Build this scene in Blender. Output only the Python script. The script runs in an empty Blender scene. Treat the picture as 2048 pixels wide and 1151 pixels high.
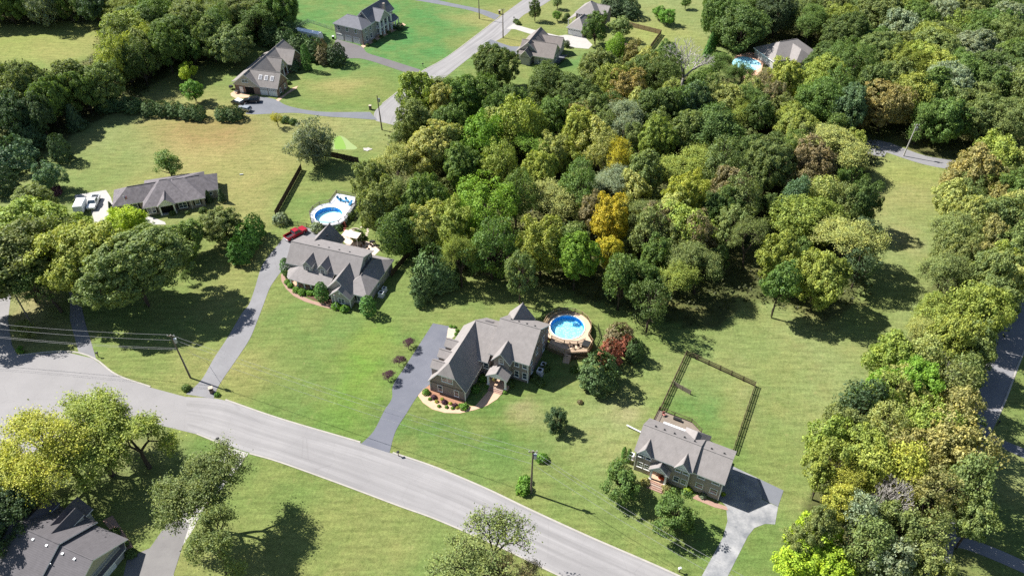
import bpy, math, random
import numpy as np
from mathutils import Vector, Matrix
R = math.radians
random.seed(7)
RNG = np.random.default_rng(11)

# ------------------------------------------------------------------ camera, sky, sun, exposure
scene = bpy.context.scene
CAM_H, CAM_TILT, FPX = 115.0, 41.0, 1550.0          # metres above ground, degrees below the horizon, focal length in px of a 2048 px frame
cam_data = bpy.data.cameras.new("camera")
cam_data.sensor_width = 36.0
cam_data.lens = FPX / 2048 * 36.0
cam_data.clip_start = 1.0
cam_data.clip_end = 6000.0
cam = bpy.data.objects.new("camera", cam_data)
cam.location = (0, 0, CAM_H)
cam.rotation_euler = (R(90 - CAM_TILT), 0, 0)
scene.collection.objects.link(cam)
scene.camera = cam

SUN_AZ, SUN_EL = 156.5, 46.5                        # direction towards the sun (degrees from +X, above horizon)
to_sun = Vector((math.cos(R(SUN_AZ)) * math.cos(R(SUN_EL)), math.sin(R(SUN_AZ)) * math.cos(R(SUN_EL)), math.sin(R(SUN_EL))))
world = bpy.data.worlds.new("World")
scene.world = world
world.use_nodes = True
wn = world.node_tree.nodes
sky = wn.new("ShaderNodeTexSky")
sky.sky_type = 'NISHITA'
sky.sun_disc = False
sky.sun_elevation = R(SUN_EL)
sky.sun_rotation = math.atan2(to_sun.x, to_sun.y)
sky.air_density = 1.0
sky.dust_density = 0.6
bg = wn["Background"]
bg.inputs[1].default_value = 0.060
world.node_tree.links.new(sky.outputs[0], bg.inputs[0])
sun_data = bpy.data.lights.new("sun", 'SUN')
sun_data.energy = 5.0
sun_data.angle = R(0.53)
sun_data.color = (1.0, 0.975, 0.93)
sun = bpy.data.objects.new("sun", sun_data)
sun.rotation_euler = (-to_sun).to_track_quat('-Z', 'Y').to_euler()
sun.location = to_sun * 300
scene.collection.objects.link(sun)
scene.view_settings.view_transform = 'Standard'
scene.view_settings.look = 'None'
scene.view_settings.exposure = 1.12
scene.view_settings.gamma = 1.0
scene.view_settings.use_curve_mapping = False
scene.render.engine = 'CYCLES'
scene.cycles.max_bounces = 5
scene.cycles.diffuse_bounces = 3
scene.cycles.glossy_bounces = 2
scene.cycles.transmission_bounces = 3
scene.cycles.transparent_max_bounces = 6
scene.cycles.use_denoising = False
scene.cycles.denoiser = 'OPENIMAGEDENOISE'

# ------------------------------------------------------------------ survey: photo pixel (2048 wide) -> site metres on the plane z
CT, ST = math.cos(R(CAM_TILT)), math.sin(R(CAM_TILT))
def at(px, py, z=0.0):
    u = (px - 1024) / FPX; v = (py - 575.5) / FPX
    k = (CAM_H - z) / (ST + v * CT)
    return (u * k, (CT - v * ST) * k)
def mpp(py, z=0.0):
    v = (py - 575.5) / FPX
    return (CAM_H - z) / (ST + v * CT) / FPX        # metres per pixel across the picture at that depth
def site(pts, z=0.0): return [at(x, y, z) for x, y in pts]

# ------------------------------------------------------------------ objects and labels
COL = scene.collection
def tag(o, label=None, cat=None, group=None, kind=None):
    if label: o["label"] = label
    if cat: o["category"] = cat
    if group: o["group"] = group
    if kind: o["kind"] = kind
    return o
def link(name, data, parent=None, loc=None, rz=None):
    o = bpy.data.objects.new(name, data)
    COL.objects.link(o)
    if parent: o.parent = parent
    if loc is not None: o.location = loc
    if rz is not None: o.rotation_euler = (0, 0, rz)
    return o
def thing(name, label, cat, loc=(0, 0, 0), deg=0, group=None):
    o = link(name, None, None, loc, R(deg))
    o.empty_display_size = 0.5
    return tag(o, label, cat, group)

class MB:
    def __init__(s): s.v = []; s.f = []; s.m = []; s.uv = None
    def add(s, vs, fs, m=0):
        n = len(s.v); s.v += [tuple(p) for p in vs]
        for f in fs: s.f.append(tuple(n + i for i in f)); s.m.append(m)
        return s
    def box(s, x0, x1, y0, y1, z0, z1, m=0):
        return s.add([(x0,y0,z0),(x1,y0,z0),(x1,y1,z0),(x0,y1,z0),(x0,y0,z1),(x1,y0,z1),(x1,y1,z1),(x0,y1,z1)],
                     [(3,2,1,0),(4,5,6,7),(0,1,5,4),(1,2,6,5),(2,3,7,6),(3,0,4,7)], m)
    def prism(s, poly, z0, z1, m=0, mside=None):
        n = len(poly)
        a = sum(poly[i][0]*poly[(i+1)%n][1]-poly[(i+1)%n][0]*poly[i][1] for i in range(n))
        if a < 0: poly = poly[::-1]
        s.add([(x,y,z0) for x,y in poly]+[(x,y,z1) for x,y in poly], [tuple(range(n-1,-1,-1))], m if mside is None else mside)
        k = len(s.v)-2*n
        s.f.append(tuple(k+n+i for i in range(n))); s.m.append(m)
        for i in range(n):
            j=(i+1)%n; s.f.append((k+i,k+j,k+n+j,k+n+i)); s.m.append(m if mside is None else mside)
        return s
    def slab(s, pts, t=0.18, mtop=0, mside=1):
        n = len(pts)
        # orient upwards
        nx = sum((pts[i][0]*pts[(i+1)%n][1]-pts[(i+1)%n][0]*pts[i][1]) for i in range(n))
        if nx < 0: pts = pts[::-1]
        k = len(s.v)
        s.v += [tuple(p) for p in pts]+[(p[0],p[1],p[2]-t) for p in pts]
        s.f.append(tuple(k+i for i in range(n))); s.m.append(mtop)
        s.f.append(tuple(k+n+i for i in range(n-1,-1,-1))); s.m.append(mside)
        for i in range(n):
            j=(i+1)%n; s.f.append((k+n+i,k+n+j,k+j,k+i)); s.m.append(mside)
        return s
    def tube(s, p0, p1, r0, r1=None, n=6, m=0, caps=True):
        r1 = r0 if r1 is None else r1
        p0=Vector(p0); p1=Vector(p1); d=(p1-p0)
        if d.length < 1e-6: return s
        d.normalize()
        a = d.orthogonal().normalized(); b = d.cross(a)
        k=len(s.v)
        for p,r in ((p0,r0),(p1,r1)):
            for i in range(n):
                t=2*math.pi*i/n; q=p+a*(r*math.cos(t))+b*(r*math.sin(t)); s.v.append(tuple(q))
        for i in range(n):
            j=(i+1)%n; s.f.append((k+i,k+j,k+n+j,k+n+i)); s.m.append(m)
        if caps:
            s.f.append(tuple(k+i for i in range(n-1,-1,-1))); s.m.append(m)
            s.f.append(tuple(k+n+i for i in range(n))); s.m.append(m)
        return s
    def path(s, pts, r, n=5, m=0):
        for a,b in zip(pts[:-1],pts[1:]): s.tube(a,b,r,r,n,m,True)
        return s
    def mesh(s, name, mats):
        me = bpy.data.meshes.new(name)
        me.from_pydata(s.v, [], s.f)
        for mt in (mats if isinstance(mats,(list,tuple)) else [mats]): me.materials.append(mt)
        me.polygons.foreach_set("material_index", s.m)
        if s.uv is not None:
            l = me.uv_layers.new(name="UVMap")
            vi = np.empty(len(me.loops), np.int32); me.loops.foreach_get("vertex_index", vi)
            l.data.foreach_set("uv", np.asarray(s.uv, np.float32)[vi].ravel())
        me.update()
        return me
    def build(s, name, mats, parent=None, loc=None, rz=None):
        return link(name, s.mesh(name, mats), parent, loc, rz)

# ------------------------------------------------------------------ materials (all procedural)
class N:
    def __init__(s, name, rough=0.8, spec=0.3):
        s.m = bpy.data.materials.new(name); s.m.use_nodes = True
        s.t = s.m.node_tree; s.n = s.t.nodes; s.b = s.n["Principled BSDF"]
        s.b.inputs["Roughness"].default_value = rough
        s.b.inputs["Specular IOR Level"].default_value = spec
    def new(s, k, **kw):
        n = s.n.new(k)
        for a,b in kw.items(): setattr(n,a,b)
        return n
    def l(s, a, b): s.t.links.new(a,b)
    def coord(s, which="Object", scale=(1,1,1)):
        c = s.new("ShaderNodeTexCoord"); mp = s.new("ShaderNodeMapping"); mp.inputs["Scale"].default_value = scale
        s.l(c.outputs[which], mp.inputs[0]); return mp.outputs[0]
    def pos(s, scale=(1,1,1), rot=(0,0,0)):
        c = s.new("ShaderNodeNewGeometry"); mp = s.new("ShaderNodeMapping"); mp.inputs["Scale"].default_value = scale; mp.inputs["Rotation"].default_value = rot
        s.l(c.outputs["Position"], mp.inputs[0]); return mp.outputs[0]
    def noise(s, vec, scale, detail=4, rough=0.6):
        n = s.new("ShaderNodeTexNoise"); n.inputs["Scale"].default_value = scale; n.inputs["Detail"].default_value = detail; n.inputs["Roughness"].default_value = rough
        if vec is not None: s.l(vec, n.inputs["Vector"])
        return n.outputs[0]
    def ramp(s, fac, stops):
        r = s.new("ShaderNodeValToRGB"); e = r.color_ramp.elements
        while len(e) < len(stops): e.new(0.5)
        for k,(p,c) in zip(e, stops): k.position = p; k.color = (c[0],c[1],c[2],1) if not np.isscalar(c) else (c,c,c,1)
        s.l(fac, r.inputs[0]); return r.outputs[0]
    def mix(s, fac, a, b, mode='MIX'):
        n = s.new("ShaderNodeMix", data_type='RGBA', blend_type=mode)
        for i,v in ((0,fac),(6,a),(7,b)):
            sock = n.inputs[i]
            if hasattr(v,"links"): s.l(v,sock)
            elif np.isscalar(v): sock.default_value = v if i == 0 else (v,v,v,1)
            else: sock.default_value = (v[0],v[1],v[2],1)
        return n.outputs[2]
    def math(s, op, a, b=0.0):
        n = s.new("ShaderNodeMath", operation=op)
        for sock,v in ((n.inputs[0],a),(n.inputs[1],b)):
            if hasattr(v,"links"): s.l(v,sock)
            else: sock.default_value = v
        return n.outputs[0]
    def bump(s, h, strength=0.3, dist=0.05):
        b = s.new("ShaderNodeBump"); b.inputs["Strength"].default_value = strength; b.inputs["Distance"].default_value = dist
        s.l(h, b.inputs["Height"]); s.l(b.outputs[0], s.b.inputs["Normal"])
    def col(s, c):
        if hasattr(c,"links"): s.l(c, s.b.inputs["Base Color"])
        else: s.b.inputs["Base Color"].default_value = (c[0],c[1],c[2],1)
        return s.m
def plain(name, c, rough=0.6, spec=0.3, var=0.15, scale=3.0, metal=0.0):
    n = N(name, rough, spec); n.b.inputs["Metallic"].default_value = metal
    f = n.noise(n.coord(), scale, 5)
    return n.col(n.mix(f, tuple(x*(1-var) for x in c), tuple(min(1,x*(1+var)) for x in c)))
def shingle(name, c, streak=0.5):
    n = N(name, 0.9, 0.15)
    v = n.coord()
    a = n.noise(n.coord(scale=(1,1,0.25)), 1.1, 4, 0.65)
    b = n.noise(n.coord(scale=(1,1,3)), 6.0, 3, 0.7)
    w = n.new("ShaderNodeTexWave", wave_type='BANDS', bands_direction='Z'); w.inputs["Scale"].default_value = 2.2; w.inputs["Distortion"].default_value = 1.0; w.inputs["Detail"].default_value = 1
    n.l(v, w.inputs[0])
    base = n.mix(n.ramp(a, [(0.3,0),(0.7,1)]), tuple(x*(1-0.28*streak) for x in c), tuple(x*(1+0.25*streak) for x in c))
    base = n.mix(n.math('MULTIPLY', b, 0.55), base, tuple(x*0.62 for x in c))
    base = n.mix(0.12, base, w.outputs[0], 'MULTIPLY')
    n.bump(b, 0.4, 0.03)
    return n.col(base)
def brick(name, c, mortar, c2):
    n = N(name, 0.9, 0.15)
    b = n.new("ShaderNodeTexBrick"); b.inputs["Scale"].default_value = 4.2; b.inputs["Mortar Size"].default_value = 0.03
    b.inputs["Color1"].default_value = (*c,1); b.inputs["Color2"].default_value = (*c2,1); b.inputs["Mortar"].default_value = (*mortar,1)
    cc = n.new("ShaderNodeTexCoord"); sp = n.new("ShaderNodeSeparateXYZ"); cb = n.new("ShaderNodeCombineXYZ")
    n.l(cc.outputs["Object"], sp.inputs[0]); n.l(n.math('ADD', sp.outputs[0], sp.outputs[1]), cb.inputs[0]); n.l(sp.outputs[2], cb.inputs[1])
    n.l(cb.outputs[0], b.inputs[0])
    f = n.noise(n.coord(), 1.3, 5, 0.7)
    g = n.noise(n.coord(), 7.0, 3, 0.7)
    base = n.mix(n.math('MULTIPLY', f, 0.5), b.outputs[0], tuple(x*0.55 for x in c))
    base = n.mix(n.math('MULTIPLY', g, 0.3), base, mortar)
    return n.col(base)
M = {}
M['shingle_warm'] = shingle('shingle_warm', (0.275,0.250,0.238))
M['shingle_grey'] = shingle('shingle_grey', (0.262,0.240,0.232))
M['shingle_dark'] = shingle('shingle_dark', (0.135,0.125,0.130))  # darkened so the corner house roof carries tree shade in its colour
M['shingle_ranch'] = shingle('shingle_ranch', (0.175,0.158,0.165), 1.2)
M['shingle_tan'] = shingle('shingle_tan', (0.265,0.24,0.225))
M['shingle_slate'] = shingle('shingle_slate', (0.185,0.185,0.205))
M['shingle_brown'] = shingle('shingle_brown', (0.24,0.21,0.195))
M['red_metal'] = plain('red_metal_roof', (0.23,0.13,0.115), 0.5, 0.4, 0.2, 1.5)
M['brick_brown'] = brick('brick_brown', (0.215,0.165,0.145), (0.34,0.31,0.28), (0.27,0.215,0.19))
M['brick_buff'] = brick('brick_buff', (0.32,0.255,0.21), (0.42,0.38,0.34), (0.38,0.315,0.265))
M['brick_grey'] = brick('brick_grey', (0.36,0.325,0.30), (0.46,0.44,0.41), (0.41,0.38,0.35))
M['brick_red'] = brick('brick_red', (0.22,0.12,0.09), (0.32,0.27,0.23), (0.28,0.17,0.13))
M['siding_tan'] = plain('siding_tan', (0.46,0.41,0.33), 0.7, 0.3, 0.06)
M['siding_grey'] = plain('siding_grey', (0.36,0.35,0.33), 0.7, 0.3, 0.06)
M['trim'] = plain('white_trim', (0.80,0.79,0.77), 0.5, 0.4, 0.05)
M['glass'] = plain('window_glass', (0.035,0.055,0.075), 0.08, 0.9, 0.4, 0.7)
M['garage'] = plain('garage_door_paint', (0.68,0.68,0.66), 0.5, 0.35, 0.05)
M['dark'] = plain('painted_shade', (0.015,0.015,0.016), 0.9, 0.1)  # near-black colour standing in for the shade inside openings
M['shutter'] = plain('dark_shutter', (0.02,0.02,0.025), 0.6, 0.3)
M['door_wood'] = plain('door_wood', (0.10,0.055,0.035), 0.5, 0.4)
M['concrete'] = plain('pale_concrete', (0.37,0.35,0.325), 0.9, 0.2, 0.18, 0.6)
M['concrete_tan'] = plain('tan_concrete', (0.50,0.33,0.225), 0.9, 0.2, 0.16, 0.9)
M['brick_walk'] = brick('brick_walk', (0.30,0.17,0.125), (0.36,0.28,0.23), (0.37,0.23,0.18))
M['mulch'] = plain('mulch', (0.11,0.065,0.045), 0.95, 0.1, 0.5, 4)
M['mulch_red'] = plain('bark_mulch', (0.30,0.16,0.10), 0.95, 0.1, 0.4, 4)
M['wood_deck'] = plain('deck_wood', (0.50,0.37,0.265), 0.85, 0.2, 0.2, 2.0)
M['wood_white'] = plain('painted_deck', (0.64,0.66,0.69), 0.8, 0.2, 0.08, 1.5)
M['wood_grey'] = plain('weathered_wood', (0.20,0.165,0.13), 0.95, 0.15, 0.35, 3.0)
M['wood_dark'] = plain('dark_fence_wood', (0.085,0.058,0.042), 0.95, 0.15, 0.4, 3.0)
M['wood_tan'] = plain('tan_fence_wood', (0.30,0.22,0.13), 0.95, 0.15, 0.25, 3.0)
M['wood_red'] = plain('stained_wood', (0.16,0.045,0.03), 0.8, 0.2, 0.2)
M['black_metal'] = plain('black_metal', (0.02,0.02,0.02), 0.5, 0.4)
M['grey_metal'] = plain('grey_metal', (0.38,0.40,0.42), 0.4, 0.5, 0.1, 3, 0.6)
M['white_metal'] = plain('white_metal', (0.70,0.71,0.72), 0.4, 0.5, 0.04)
M['pole_wood'] = plain('pole_wood', (0.17,0.135,0.10), 0.95, 0.15, 0.3, 4)
M['wire'] = plain('power_wire', (0.26,0.26,0.26), 0.4, 0.5, 0.02)
M['stone'] = plain('stone', (0.42,0.36,0.29), 0.9, 0.2, 0.3, 2)
M['tyre'] = plain('tyre_rubber', (0.015,0.015,0.015), 0.8, 0.2)
M['rim'] = plain('wheel_rim', (0.4,0.4,0.42), 0.3, 0.6, 0.05, 3, 0.8)
M['car_white'] = plain('white_car_paint', (0.74,0.75,0.76), 0.18, 0.6, 0.02)
M['car_red'] = plain('red_car_paint', (0.30,0.012,0.022), 0.18, 0.6, 0.05)
M['car_black'] = plain('black_car_paint', (0.010,0.011,0.014), 0.15, 0.6, 0.05)
M['car_silver'] = plain('silver_car_paint', (0.36,0.38,0.40), 0.2, 0.6, 0.05, 3, 0.4)
M['lamp_red'] = plain('tail_light', (0.25,0.01,0.01), 0.2, 0.6)
M['lamp_clear'] = plain('head_light', (0.6,0.62,0.65), 0.1, 0.8)
M['blue_fabric'] = plain('blue_fabric', (0.03,0.16,0.30), 0.8, 0.2)
M['cream'] = plain('cream_fabric', (0.62,0.52,0.44), 0.8, 0.2, 0.1)
M['pink_fabric'] = plain('faded_red_fabric', (0.42,0.17,0.14), 0.8, 0.2, 0.2)
M['flag_red'] = plain('red_flag_cloth', (0.5,0.03,0.05), 0.8, 0.2)
M['flag_white'] = plain('white_flag_cloth', (0.6,0.6,0.62), 0.8, 0.2)
M['flag_blue'] = plain('blue_flag_cloth', (0.03,0.05,0.22), 0.8, 0.2)
M['turf_a'] = plain('artificial_turf', (0.17,0.28,0.06), 0.9, 0.1, 0.08, 4)
M['turf_b'] = plain('artificial_turf_pale', (0.23,0.29,0.12), 0.9, 0.1, 0.08, 4)
M['liner_wall'] = plain('pool_liner', (0.015,0.24,0.62), 0.5, 0.3, 0.1)
def liner_floor():
    n = N('pool_floor', 0.6, 0.3)
    v = n.coord(); vo = n.new("ShaderNodeTexVoronoi", feature='F1'); vo.inputs["Scale"].default_value = 2.6; n.l(v, vo.inputs[0])
    return n.col(n.mix(n.ramp(vo.outputs[0], [(0.2,1),(0.55,0)]), (0.30,0.70,0.85), (0.62,0.88,0.92)))
M['liner_floor'] = liner_floor()
M['liner_pale'] = plain('pool_floor_pale', (0.62,0.86,0.90), 0.6, 0.3, 0.06, 0.5)
def water():
    m = bpy.data.materials.new('pool_water'); m.use_nodes = True; t = m.node_tree; t.nodes.clear()
    o = t.nodes.new("ShaderNodeOutputMaterial"); mx = t.nodes.new("ShaderNodeMixShader"); tr = t.nodes.new("ShaderNodeBsdfTransparent"); gl = t.nodes.new("ShaderNodeBsdfGlossy"); fr = t.nodes.new("ShaderNodeFresnel")
    fr.inputs[0].default_value = 1.33; tr.inputs[0].default_value = (0.80,0.95,0.98,1); gl.inputs[1].default_value = 0.06
    no = t.nodes.new("ShaderNodeTexNoise"); no.inputs["Scale"].default_value = 1.6; bu = t.nodes.new("ShaderNodeBump"); bu.inputs["Strength"].default_value = 0.25; bu.inputs["Distance"].default_value = 0.05
    t.links.new(no.outputs[0], bu.inputs["Height"]); t.links.new(bu.outputs[0], gl.inputs["Normal"]); t.links.new(bu.outputs[0], fr.inputs["Normal"])
    t.links.new(fr.outputs[0], mx.inputs[0]); t.links.new(tr.outputs[0], mx.inputs[1]); t.links.new(gl.outputs[0], mx.inputs[2]); t.links.new(mx.outputs[0], o.inputs[0])
    return m
M['water'] = water()
def asphalt(name, c, stain, tracks=0.0, big=0.12):
    n = N(name, 0.9, 0.2)
    f1 = n.noise(n.pos(), big, 6, 0.65); f2 = n.noise(n.pos(), 2.5, 4, 0.7); f3 = n.noise(n.pos(), 9, 2, 0.6)
    base = n.mix(n.ramp(f1, [(0.35,0),(0.65,1)]), c, stain)
    base = n.mix(n.math('MULTIPLY', f2, 0.35), base, tuple(x*0.6 for x in c))
    base = n.mix(n.math('MULTIPLY', f3, 0.25), base, tuple(min(1,x*1.35) for x in c))
    if tracks:
        uv = n.new("ShaderNodeUVMap"); sp = n.new("ShaderNodeSeparateXYZ"); n.l(uv.outputs[0], sp.inputs[0])
        cb = n.new("ShaderNodeCombineXYZ"); n.l(n.math('MULTIPLY', sp.outputs[0], 7.0), cb.inputs[0]); n.l(n.math('MULTIPLY', sp.outputs[1], 0.02), cb.inputs[1])
        st = n.noise(cb.outputs[0], 1.0, 3, 0.6)
        base = n.mix(n.math('MULTIPLY', n.ramp(st, [(0.35,0),(0.65,1)]), tracks), base, tuple(x*0.62 for x in c))
        cr = n.new("ShaderNodeTexVoronoi", feature='DISTANCE_TO_EDGE'); cr.inputs["Scale"].default_value = 0.16; n.l(n.pos(), cr.inputs[0])
        base = n.mix(n.math('MULTIPLY', n.ramp(cr.outputs[0], [(0.0,1),(0.006,0)]), 0.22), base, tuple(x*0.4 for x in c))
    return n.col(base)
M['road'] = asphalt('road_asphalt', (0.255,0.243,0.240), (0.315,0.30,0.295), 0.6)
M['drive_dark'] = asphalt('sealed_asphalt', (0.118,0.122,0.145), (0.150,0.153,0.175), 0.0, 0.25)
M['drive_grey'] = asphalt('grey_asphalt', (0.185,0.180,0.185), (0.235,0.23,0.235), 0.0, 0.2)
M['drive_blue'] = asphalt('blue_grey_asphalt', (0.135,0.14,0.155), (0.165,0.17,0.185), 0.0, 0.25)
M['drive_worn'] = asphalt('worn_asphalt', (0.15,0.155,0.165), (0.38,0.37,0.36), 0.0, 0.38)
M['kerb'] = plain('kerb_concrete', (0.34,0.315,0.28), 0.9, 0.2, 0.25, 0.8)

# ------------------------------------------------------------------ ground: one sheet with the lawns' own colours
LAWN = dict(mid=(0.142,0.188,0.054), green=(0.100,0.172,0.044), lush=(0.070,0.180,0.052), pale=(0.195,0.225,0.085), straw=(0.275,0.235,0.092), rust=(0.255,0.178,0.074),
            litter=(0.045,0.040,0.020), bare=(0.36,0.28,0.165), meadow=(0.225,0.245,0.070), shade=(0.082,0.120,0.036), deep=(0.085,0.152,0.036), lime=(0.125,0.215,0.034))  # the entry shade is a darker, duller grass green
BLOBS = [ # photo pixel of the middle, half-width and half-depth in metres, colour, strength
 (1024,575,500,500,'mid',1.0),(700,1085,30,20,'straw',0.35),
 (330,300,42,40,'pale',0.9),(420,300,26,24,'straw',0.9),(430,262,24,11,'rust',0.95),(200,340,14,18,'mid',0.7),(560,330,14,26,'straw',0.5),(230,300,16,12,'pale',0.6),(490,395,12,18,'straw',0.6),
 (80,70,40,26,'meadow',1.0),(150,95,18,10,'straw',0.35),
 (330,160,20,16,'straw',0.45),(400,215,20,8,'straw',0.6),(430,160,12,14,'mid',0.6),
 (820,60,32,40,'lush',1.0),(620,30,26,30,'lush',0.8),(700,130,16,14,'lush',0.75),(870,100,10,20,'lush',0.6),
 (680,170,22,14,'mid',0.8),(690,170,12,6,'straw',0.75),(640,215,20,5,'green',0.5),
 (680,260,26,12,'pale',0.8),(640,250,12,6,'straw',0.4),(640,380,12,22,'mid',0.8),(600,410,8,10,'green',0.4),
 (1030,90,20,12,'straw',0.8),(1080,30,30,14,'straw',0.55),(960,40,12,8,'straw',0.5),(1150,50,20,20,'mid',0.5),(1380,30,60,40,'pale',0.9),(1300,70,16,14,'meadow',0.7),(1140,120,10,8,'lush',0.7),
 (640,720,30,24,'green',0.75),(560,800,26,10,'mid',0.7),(690,830,18,10,'green',0.6),(740,700,5,24,'lime',0.8),(690,800,6,14,'lime',0.5),(520,740,10,10,'straw',0.25),
 (440,620,20,20,'mid',0.8),(400,740,14,8,'straw',0.6),(300,740,12,7,'mid',0.7),(470,560,8,14,'straw',0.4),
 (930,870,24,14,'deep',0.85),(1000,950,14,10,'green',0.6),(1100,830,14,14,'deep',0.6),(1180,880,10,14,'pale',0.8),(1160,960,16,8,'mid',0.5),(1250,850,8,12,'pale',0.7),(1060,830,4,3,'bare',0.4),(1050,805,3,2,'bare',0.5),(1265,830,4,3,'bare',0.4),
 (820,610,18,8,'mid',0.7),(960,600,26,6,'mid',0.6),(1000,575,16,5,'straw',0.2),
 (1430,800,10,14,'green',0.95),(1440,790,8,11,'lush',0.55),(1480,800,4,18,'straw',0.55),(1370,750,8,6,'pale',0.6),(1500,790,2,16,'bare',0.35),
 (1600,780,16,40,'pale',0.85),(1620,700,20,14,'pale',0.6),(1590,860,8,30,'mid',0.4),(1540,930,10,14,'mid',0.5),(1800,420,26,50,'pale',0.75),(1790,380,20,14,'straw',0.35),(1830,350,16,6,'meadow',0.6),(1830,620,8,30,'pale',0.8),(1800,475,5,5,'bare',0.35),(1690,620,12,8,'mid',0.5),
 (700,1010,26,12,'mid',0.9),(720,1090,24,16,'straw',0.55),(640,1100,22,14,'mid',0.5),(820,1080,14,16,'green',0.8),(560,960,16,8,'green',0.5),(770,1060,10,8,'straw',0.35),
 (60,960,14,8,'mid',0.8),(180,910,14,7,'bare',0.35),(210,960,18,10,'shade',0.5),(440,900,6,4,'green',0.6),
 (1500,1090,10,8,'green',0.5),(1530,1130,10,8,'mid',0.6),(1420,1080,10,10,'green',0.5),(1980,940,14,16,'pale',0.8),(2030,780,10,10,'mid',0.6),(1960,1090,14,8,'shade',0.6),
 (80,670,10,6,'bare',0.35),(60,600,6,10,'bare',0.55),(40,440,14,14,'mid',0.7),(20,400,14,8,'pale',0.5)]
WOODS = [ # outlines of the woodland floor, as ground pixels
 [(735,420),(790,320),(770,285),(800,250),(860,200),(960,180),(1040,215),(1120,205),(1230,175),(1320,150),(1440,150),(1480,110),(1430,40),(1420,-20),(2120,-20),(2140,330),(1930,340),(1800,290),(1740,340),(1735,470),(1740,600),(1640,640),(1500,600),(1380,660),(1250,620),(1150,590),(1020,560),(900,540),(800,480)],
 [(-60,120),(60,140),(150,150),(190,110),(200,60),(230,-20),(600,-20),(560,60),(470,90),(420,120),(330,140),(290,190),(240,220),(160,265),(60,330),(-60,350)],
 [(-60,-20),(220,-20),(215,45),(100,50),(-60,45)],
 [(1925,330),(2120,300),(2120,520),(2050,600),(1985,700),(1935,830),(1925,960),(1880,1060),(1760,1150),(1640,1140),(1600,1080),(1640,980),(1670,880),(1740,760),(1810,680),(1870,580),(1900,460)],
]
WOODS_G = [np.array(site(w)) for w in WOODS]
def inside(x, y, poly):
    c = np.zeros_like(x, bool); n = len(poly); j = n - 1
    for i in range(n):
        xi,yi = poly[i]; xj,yj = poly[j]
        cond = ((yi > y) != (yj > y)) & (x < (xj-xi)*(y-yi)/((yj-yi) if yj != yi else 1e-9)+xi)
        c ^= cond; j = i
    return c
def wob(x, y, k, s):
    return (np.sin(x*k+s)+np.sin(y*k*1.3+s*2.1)+np.sin((x+y)*k*0.73+s*0.7)+np.sin((x-y)*k*1.9+s*1.7))/4
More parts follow.
